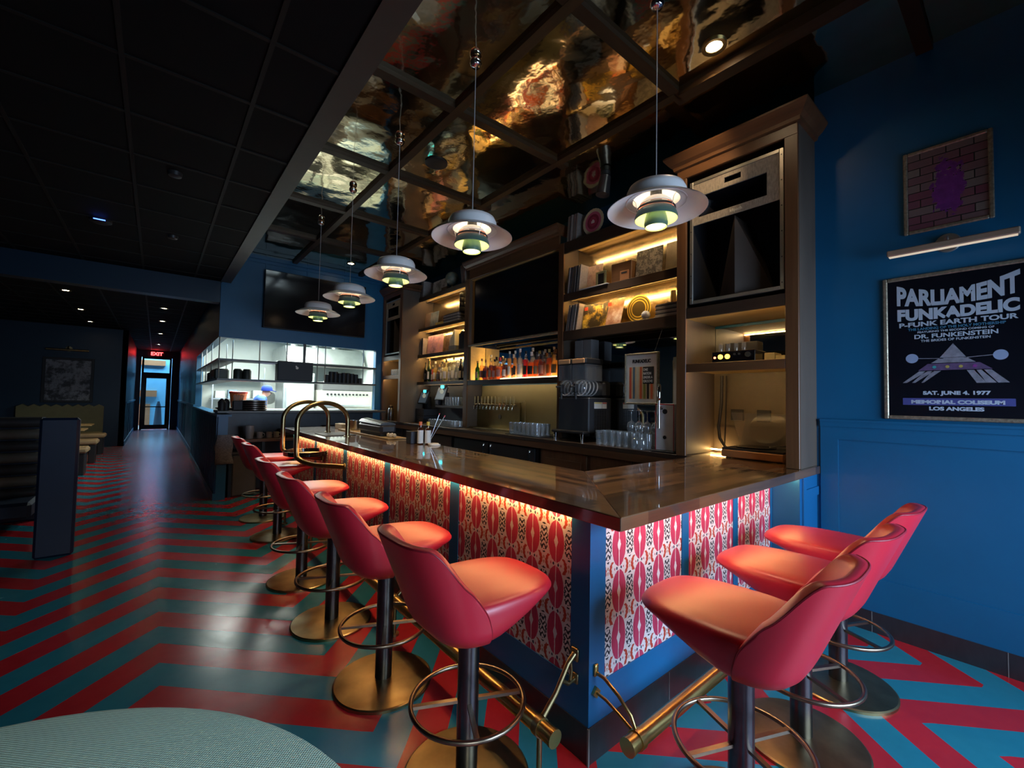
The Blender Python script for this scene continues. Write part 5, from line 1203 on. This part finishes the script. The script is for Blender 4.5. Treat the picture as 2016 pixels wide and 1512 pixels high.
t = thing('utensil_bin', (.98, 7.75, 1.27), 'black bin full of cutlery on the pass ledge left of the stacked pans', 'utensil bin')
MB().box(.90, 7.70, 1.271, 1.03, 7.82, 1.42, .01).build('bin', black, t)
for k in range(9): MB().cyl((.92+.011*k, 7.73+.01*(k % 3), 1.36), (.905+.017*k, 7.72+.012*(k % 3), 1.50+.012*(k % 2)), .004, 6).build('cutlery', steel, t)
for i, x_ in enumerate((.74, .80)): tag(MB().lathe([(.045, 1.271), (.05, 1.40), (.03, 1.43), (.012, 1.45)], (x_+.02, 7.72+.06*i, 0), 16).build('black_jug', black, smooth=40), ['left', 'right'][i]+' black jug on the pass ledge above the half wall', 'jug')
t = MB(); t.obox((.66, 7.78, 1.285), ((1, .1, 0), (0, 1, 0), (0, 0, 1)), (.09, .05, .025)); 
tag(MB().lathe([(.09, 1.271), (.14, 1.30), (.13, 1.31)], (.84, 8.0, 0), 20).build('bread_bowl', mat('tan_bowl', (.35, .2, .12), .6), smooth=40), 'small tan bowl at the corner of the pass ledge', 'bowl')
mc = mat('mug_glaze', (.42, .40, .38), .35)
for i, x_ in enumerate((1.27, 1.40, 1.50)):
    t = thing('mug', (x_, 7.72, .84), ['left', 'middle', 'right'][i]+' pale mug on the service station behind the farthest stool', 'mug')
    MB().lathe([(.035, .841), (.042, .85), (.042, .935), (.037, .935), (.036, .86)], (x_, 7.72, 0), 18, capt=False).build('cup', mc, t, smooth=40)
    MB().tube([(x_+.04, 7.72, .92), (x_+.068, 7.72, .905), (x_+.068, 7.72, .875), (x_+.04, 7.72, .862)], .006, 8).build('handle', mc, t, smooth=40)
t = thing('cup_stack', (1.13, 7.70, .84), 'stack of clear plastic cups lying on the service station', 'cups')
MB().lathe([(.05, .0), (.065, .13), (.066, .2)], (0, 0, 0), 18).build('cups', mat('cloudy_plastic', (.30, .29, .28), .3), t, smooth=40); t.children and None
bpy.data.objects[[o.name for o in col.objects if o.name.startswith('cups')][-1]].location = (1.13, 7.70, .8405)
for k in range(3): tag(MB().box(1.6+k*.35, 7.9, .841, 1.85+k*.35, 8.1, .96+.02*k, .01).build('black_container', black), ['left', 'middle', 'right'][k]+' of the black containers at the back of the service station', 'container')
# hanging towel at the end of the half wall
q = MB(); rows = []
for k in range(13):
    z_ = .93-.035*k; rows.append([(.69-.02*math.sin(k*.25)+.07*i+.008*math.sin(i*3+k), 7.425-.012*math.sin(i*2.5+k*.4), z_) for i in range(4)])
q.grid(rows); o = q.build('hanging_towel', mat('grey_check_towel', (.20, .20, .21), .85, var=.4, scale=50), smooth=60); o.modifiers.new('thick', 'SOLIDIFY').thickness = .008; tag(o, 'grey towel hanging on the end of the slatted half wall', 'towel')
# pass contents
t = thing('kitchen_screen', (1.86, 8.2, 1.77), 'black screen box with a white emblem on the middle of the pass shelf', 'screen')
MB().box(1.56, 8.10, 1.766, 2.12, 8.30, 2.10, .01).build('case', black, t); MB().lathe([(.0, 8.094), (.022, 8.094), (.022, 8.099)], (1.86, 0, 1.99), 10, 'y').build('emblem', paper, t); MB().lathe([(.012, 8.094), (.012, 8.099)], (1.845, 0, 2.018), 10, 'y').build('emblem_top', paper, t)
for i in range(9):
    hh = [.14, .2, .2, .18, .19, .19, .18, .17, .1][i]
    tag(MB().lathe([(.042, 1.766), (.048, 1.77), (.048, 1.766+hh), (.03, 1.77+hh)], (2.40+i*.075, 8.25, 0), 14).build('black_cup_stack', black, smooth=40), ORD[i]+' black cup stack from the left on the right half of the pass shelf', 'cups', 'black stacks on the right pass shelf')
for i in range(9):
    tag(MB().lathe([(.06, 1.766), (.065, 1.77), (.065, 1.93-.012*(i > 6)*i*.2), (.05, 1.94)], (.84+.0*i, 10.6-i*.14 if i < 7 else 9.6, 0) if i < 7 else (.90+(i-6)*.13, 8.40, 0), 14).build('dark_crate', mat('dark_green_plastic', (.02, .025, .02), .5), smooth=40), ORD[i]+' dark bowl stack from the corridor end on the pass shelf corner', 'bowls', 'dark stacks on the left pass shelf')
tag(MB().box(.74, 8.75, 1.767, .95, 9.62, 1.95, .02).build('dark_crate', mat('dark_green_plastic', (.02, .025, .02), .5)) , 'long dark crate on the corridor side of the pass shelf', 'crate')
t = thing('order_bucket', (1.10, 8.6, 1.29), 'orange plastic bucket inside the kitchen opening', 'bucket')
st(MB().box(.86, 8.33, 1.24, 3.28, 8.75, 1.275), 'trim_12', stl)
MB().lathe([(.10, 1.276), (.125, 1.52), (.13, 1.53)], (1.07, 8.55, 0), 24, capt=False).build('pail', mat('orange_plastic', (.85, .16, .03), .4), t, smooth=40); MB().lathe([(.135, 1.53), (.135, 1.56), (.11, 1.57)], (1.07, 8.55, 0), 24).build('lid', mat('red_orange_lid', (.75, .05, .03), .4), t, smooth=40)
t = thing('kitchen_oven', (3.4, 10.8, 0), 'long steel oven with a row of black knobs in the kitchen', 'oven')
MB().box(2.95, 10.5, .1, 4.15, 11.3, 1.66, .01).build('body', mat('oven_cream_steel', (.6, .6, .52), .35, .3), t)
MB().box(2.96, 10.485, 1.66, 4.15, 11.3, 1.86, .01).build('upper_panel', mat('oven_dark', (.12, .12, .12), .4), t)
for k in range(12): MB().lathe([(.022, 10.475), (.022, 10.499)], (3.08+k*.085, 0, 1.565), 12, 'y').build('knob', black, t)
for x_ in (2.98, 3.85): MB().box(x_, 10.478, 1.80, x_+.28, 10.484, 1.87).build('paper_note', paper, t)
MB().box(3.0, 10.42, 1.28, 4.1, 10.499, 1.32).build('rail', stl, t)
t = thing('kitchen_fridge', (2.55, 11.2, 0), 'tall steel refrigerator left of the oven in the kitchen', 'fridge')
MB().box(2.22, 10.9, .05, 2.90, 11.7, 2.05, .01).build('body', stl, t); MB().box(2.24, 10.88, 1.1, 2.88, 10.899, 2.0, .005).build('door', mat('pale_green_steel', (.5, .62, .55), .35, .4), t); MB().box(2.26, 10.84, 1.2, 2.285, 10.879, 1.7).build('handle', stl, t)
t = thing('extractor_hood', (2.6, 11, 2.2), 'large white steel extractor hood in the kitchen', 'hood')
q = MB(); q.prism([(10.9, 2.3), (11.2, 2.7), (12.6, 2.7), (12.6, 2.3)], 2.3, 4.1, 'x'); q.build('canopy', stl, t)
for k in range(3): MB().cyl((2.6+k*.5, 11.8, 2.7), (2.6+k*.5, 11.8, 2.99), .12, 20).build('duct', stl, t, smooth=40)
t = thing('wire_rack', (1.3, 12, 0), 'white storage rack with tubs at the back of the kitchen', 'rack')
for z0 in (.4, .9, 1.4, 1.9): MB().box(1.0, 12.3, z0, 2.1, 12.8, z0+.025).build('rack_shelf', stl, t)
for x_ in (1.01, 2.07): MB().box(x_, 12.31, 0, x_+.025, 12.335, 2.2).build('rack_post', stl, t)
for k in range(4):
    tag(MB().box(1.08+k*.26, 12.4, 1.426, 1.28+k*.26, 12.7, 1.60+.03*(k % 2), .01).build('storage_tub', mat('tub_%d' % (k % 3), ((.65, .7, .7), (.3, .45, .6), (.6, .6, .5))[k % 3], .4)), ORD[k]+' storage tub from the left on the rack behind the cook', 'tub', 'tubs on the kitchen rack')
tag(MB().lathe([(.0, 12.86), (.16, 12.86), (.16, 12.875)], (2.3, 0, 1.45), 24, 'y').build('fan_disc', stl), 'round steel disc on the kitchen back wall', 'fan')
# cook
def skin(nm, pts, edges, par, m_, sub=2):
    me = bpy.data.meshes.new(nm); me.from_pydata([Vector(p[:3])-par.location for p in pts], edges, []); o = bpy.data.objects.new(nm, me); col.objects.link(o)
    o.modifiers.new('s', 'SKIN'); sv = me.skin_vertices
    if not sv: 
        import bmesh
        bm = bmesh.new(); bm.from_mesh(me); bm.verts.layers.skin.verify(); bm.to_mesh(me); bm.free(); sv = me.skin_vertices
    for i, p in enumerate(pts): sv[0].data[i].radius = (p[3], p[4] if len(p) > 4 else p[3]); 
    sv[0].data[0].use_root = True
    o.modifiers.new('u', 'SUBSURF').levels = sub; o.modifiers[-1].render_levels = sub
    me.materials.append(m_); o.parent = par
    dg = bpy.context.evaluated_depsgraph_get(); dg.update(); m2 = bpy.data.meshes.new_from_object(o.evaluated_get(dg)); o.modifiers.clear(); o.data = m2
    m2.polygons.foreach_set('use_smooth', [True]*len(m2.polygons)); return o
cx, cy = 1.56, 9.75
ck = thing('person', (cx, cy, 0.004), 'person in a blue cap and blue shirt bending over the kitchen counter', 'person')
sk = mat('skin', (.55, .32, .24), .55); shirt = mat('blue_shirt_cloth', (.03, .10, .38), .8)
B_ = [(cx, cy, .92, .13, .10), (cx, cy, 1.08, .14, .10), (cx+.03, cy, 1.33, .15, .11), (cx+.06, cy, 1.445, .12, .09), (cx+.09, cy, 1.50, .05, .05), (cx+.12, cy, 1.535, .06, .07), (cx+.14, cy, 1.57, .075, .09), (cx+.14, cy, 1.62, .05, .06),
      (cx+.02, cy-.19, 1.435, .06), (cx+.10, cy-.24, 1.14, .045), (cx+.30, cy-.20, 1.07, .035), (cx+.36, cy-.19, 1.06, .03), (cx+.02, cy+.19, 1.435, .06), (cx+.10, cy+.24, 1.14, .045), (cx+.30, cy+.2, 1.07, .035), (cx+.36, cy+.19, 1.06, .03),
      (cx, cy-.1, .85, .10), (cx+.02, cy-.11, .48, .07), (cx-.01, cy-.11, .07, .045), (cx+.13, cy-.11, .03, .035), (cx, cy+.1, .85, .10), (cx+.02, cy+.11, .48, .07), (cx-.01, cy+.11, .07, .045), (cx+.13, cy+.11, .03, .035)]
skin('body', B_, [(0, 1), (1, 2), (2, 3), (3, 4), (4, 5), (5, 6), (6, 7), (3, 8), (8, 9), (9, 10), (10, 11), (3, 12), (12, 13), (13, 14), (14, 15), (0, 16), (16, 17), (17, 18), (18, 19), (0, 20), (20, 21), (21, 22), (22, 23)], ck, sk)
skin('shirt', [(cx, cy, .93, .15, .12), (cx, cy, 1.08, .16, .12), (cx+.03, cy, 1.33, .17, .13), (cx+.055, cy, 1.44, .135, .10), (cx+.075, cy, 1.475, .07, .07), (cx+.02, cy-.2, 1.43, .075), (cx+.07, cy-.235, 1.28, .062), (cx+.02, cy+.2, 1.43, .075), (cx+.07, cy+.235, 1.28, .062)], [(0, 1), (1, 2), (2, 3), (3, 4), (3, 5), (5, 6), (3, 7), (7, 8)], ck, shirt)
skin('trousers', [(cx, cy, .93, .15, .12), (cx, cy-.1, .82, .11), (cx+.02, cy-.11, .48, .085), (cx-.01, cy-.11, .10, .07), (cx, cy+.1, .82, .11), (cx+.02, cy+.11, .48, .085), (cx-.01, cy+.11, .10, .07)], [(0, 1), (1, 2), (2, 3), (0, 4), (4, 5), (5, 6)], ck, black)
MB().lathe([(.098, 1.60), (.10, 1.64), (.088, 1.685), (.05, 1.71), (.0, 1.718)], (cx+.14, cy, 0), 22, capb=True, capt=False).build('cap', mat('blue_cap_cloth', (.008, .04, .34), .8), ck, smooth=50)
MB().obox((cx+.255, cy, 1.600), ((1, 0, -.25), (0, 1, 0), (.25, 0, 1)), (.045, .065, .004)).build('cap_brim', MATS['blue_cap_cloth'], ck)
q = MB(); q.lathe([(.001, -.012), (.012, 0), (.001, .012)], (cx+.225, cy, 1.545), 10); q.lathe([(.001, -.008), (.008, 0), (.001, .008)], (cx+.21, cy-.03, 1.57), 8); q.lathe([(.001, -.008), (.008, 0), (.001, .008)], (cx+.21, cy+.03, 1.57), 8); q.box(cx+.20, cy-.025, 1.512, cx+.213, cy+.025, 1.518); q.build('face', mat('face_tone', (.4, .2, .15), .6), ck, smooth=40)
t = thing('prep_counter', (1.9, 9.75, 0), 'steel prep counter in front of the cook', 'counter')
MB().box(1.85, 9.2, .88, 2.6, 10.3, .92).build('top', stl, t)
for x_ in (1.88, 2.55):
    for y_ in (9.25, 10.25): MB().box(x_-.02, y_-.02, 0.004, x_+.02, y_+.02, .88).build('leg', stl, t)
# ================================================================== DINING ROOM, LEFT
booth_blue = mat('navy_booth_vinyl', (.002, .012, .035), .5, var=.1)
chan = [mat('grey_channel_vinyl', (.14, .13, .10), .55), mat('dark_channel_vinyl', (.035, .035, .035), .55)]
t = tag(MB().box(-.80, 5.70, 0, -.54, 5.78, 1.265, .02).build('booth_end_panel', booth_blue), 'tall navy booth end panel beside the aisle', 'booth panel')
t = thing('booth_bench', (-2.3, 7.5, 0), 'long booth bench with a back of horizontal grey channels at the left edge', 'bench')
MB().box(-3.9, 7.45, .0, -1.0, 7.62, 1.2, .02).build('back_frame', booth_blue, t)
for k in range(8):
    MB().cyl((-3.9, 7.44, .20+k*.135), (-1.02, 7.44, .20+k*.135), .06, 12).build('channel', chan[k % 2], t, smooth=50)
MB().box(-3.9, 6.95, .12, -1.0, 7.42, .30, .03).build('seat', booth_blue, t)
t = thing('booth_table', (-2.2, 6.4, 0), 'dark booth table at the left edge holding a white cloth', 'table')
MB().box(-3.6, 6.1, .72, -1.45, 6.75, .75, .01).build('top', mat('dark_table_top', (.03, .025, .02), .4), t); MB().box(-2.6, 6.35, 0, -2.5, 6.45, .72).build('pedestal', black, t)
q = MB(); rows = []
for j in range(14):
    rows.append([(-2.05+.55*i/15-.27*0+.03*math.sin(j), 6.25+.35*j/13, .754+max(0, .11*math.sin(PI*i/15)*math.sin(PI*j/13)*(1+.5*math.sin(i*1.3+j*.9)))+.004) for i in range(16)])
q.grid(rows); o = q.build('white_cloth', mat('crumpled_white_cloth', (.5, .48, .45), .9), smooth=70); o.modifiers.new('t', 'SOLIDIFY').thickness = .006; tag(o, 'crumpled white cloth lying on the dark booth table', 'cloth')
t = thing('zigzag_banquette', (-1.5, 16.3, 0), 'far banquette with a zigzag topped olive back under the dark wall', 'bench')
zz = [(-2.7+.1*i, 1.12+(.06 if i % 2 else 0)) for i in range(17)]
q = MB(); q.prism([(-2.7, .1)]+zz+[(-1.1, .1)], 16.25, 16.40, 'y'); q.build('back', mat('olive_vinyl', (.16, .14, .06), .6), t); MB().box(-2.7, 15.7, .1, -1.1, 16.24, .45, .03).build('seat', mat('olive_vinyl', (.16, .14, .06), .6), t)
tb = mat('pale_oak_top', (.45, .30, .12), .35); tan = mat('tan_vinyl', (.40, .28, .15), .6)
for i, y_ in enumerate((10.2, 11.9, 13.6)):
    t = thing('dining_table', (-1.5, y_, 0), ['nearest', 'middle', 'farthest'][i]+' pale oak dining table left of the corridor aisle', 'table')
    MB().box(-2.3, y_, .74, -1.02-.04*i, y_+.62, .77, .008).build('top', tb, t); MB().box(-1.7, y_+.28, .0, -1.62, y_+.36, .74).build('pedestal', black, t)
for i, y_ in enumerate((9.2, 10.95, 12.7, 14.5)):
    t = thing('tan_stool_bench', (-1.2, y_, 0), ['nearest', 'second', 'third', 'farthest'][i]+' tan bench end beside the corridor aisle', 'bench')
    MB().box(-2.3, y_, .40, -.92, y_+.45, .50, .03).build('seat', tan, t); MB().box(-1.06, y_+.05, 0, -.96, y_+.4, .4, .01).build('end_support', black, t); MB().box(-2.3, y_+.05, 0, -2.2, y_+.4, .4, .01).build('end_support', black, t)
t = thing('framed_photo', (-1.83, 16.49, 1.3), 'dark framed photograph on the far dark wall beside the corridor', 'picture')
q = MB(); q.box(-2.32, 16.46, 1.22, -2.26, 16.5, 2.42, .004); q.box(-1.40, 16.46, 1.22, -1.34, 16.5, 2.42, .004); q.box(-2.26, 16.46, 1.22, -1.40, 16.5, 1.28, .004); q.box(-2.26, 16.46, 2.36, -1.40, 16.5, 2.42, .004); q.build('frame', black, t)
MB().box(-2.26, 16.475, 1.28, -1.40, 16.49, 2.36).build('print', artm('art_figures', [(.01, .01, .012), (.02, .02, .022), (.22, .22, .24), (.03, .03, .03)], 3.5), t)
t = thing('picture_light', (-1.83, 16.4, 2.6), 'picture light above the dark photograph on the far wall', 'picture light')
MB().cyl((-2.25, 16.3, 2.62), (-1.45, 16.3, 2.62), .03, 12).build('bar', brassdk, t, smooth=40); MB().tube([(-1.85, 16.5, 2.66), (-1.85, 16.4, 2.72), (-1.85, 16.3, 2.65)], .012, 8).build('arm', brassdk, t, smooth=40); MB().lathe([(.07, 16.48), (.07, 16.499)], (-1.85, 0, 2.66), 16, 'y').build('wall_plate', brassdk, t)
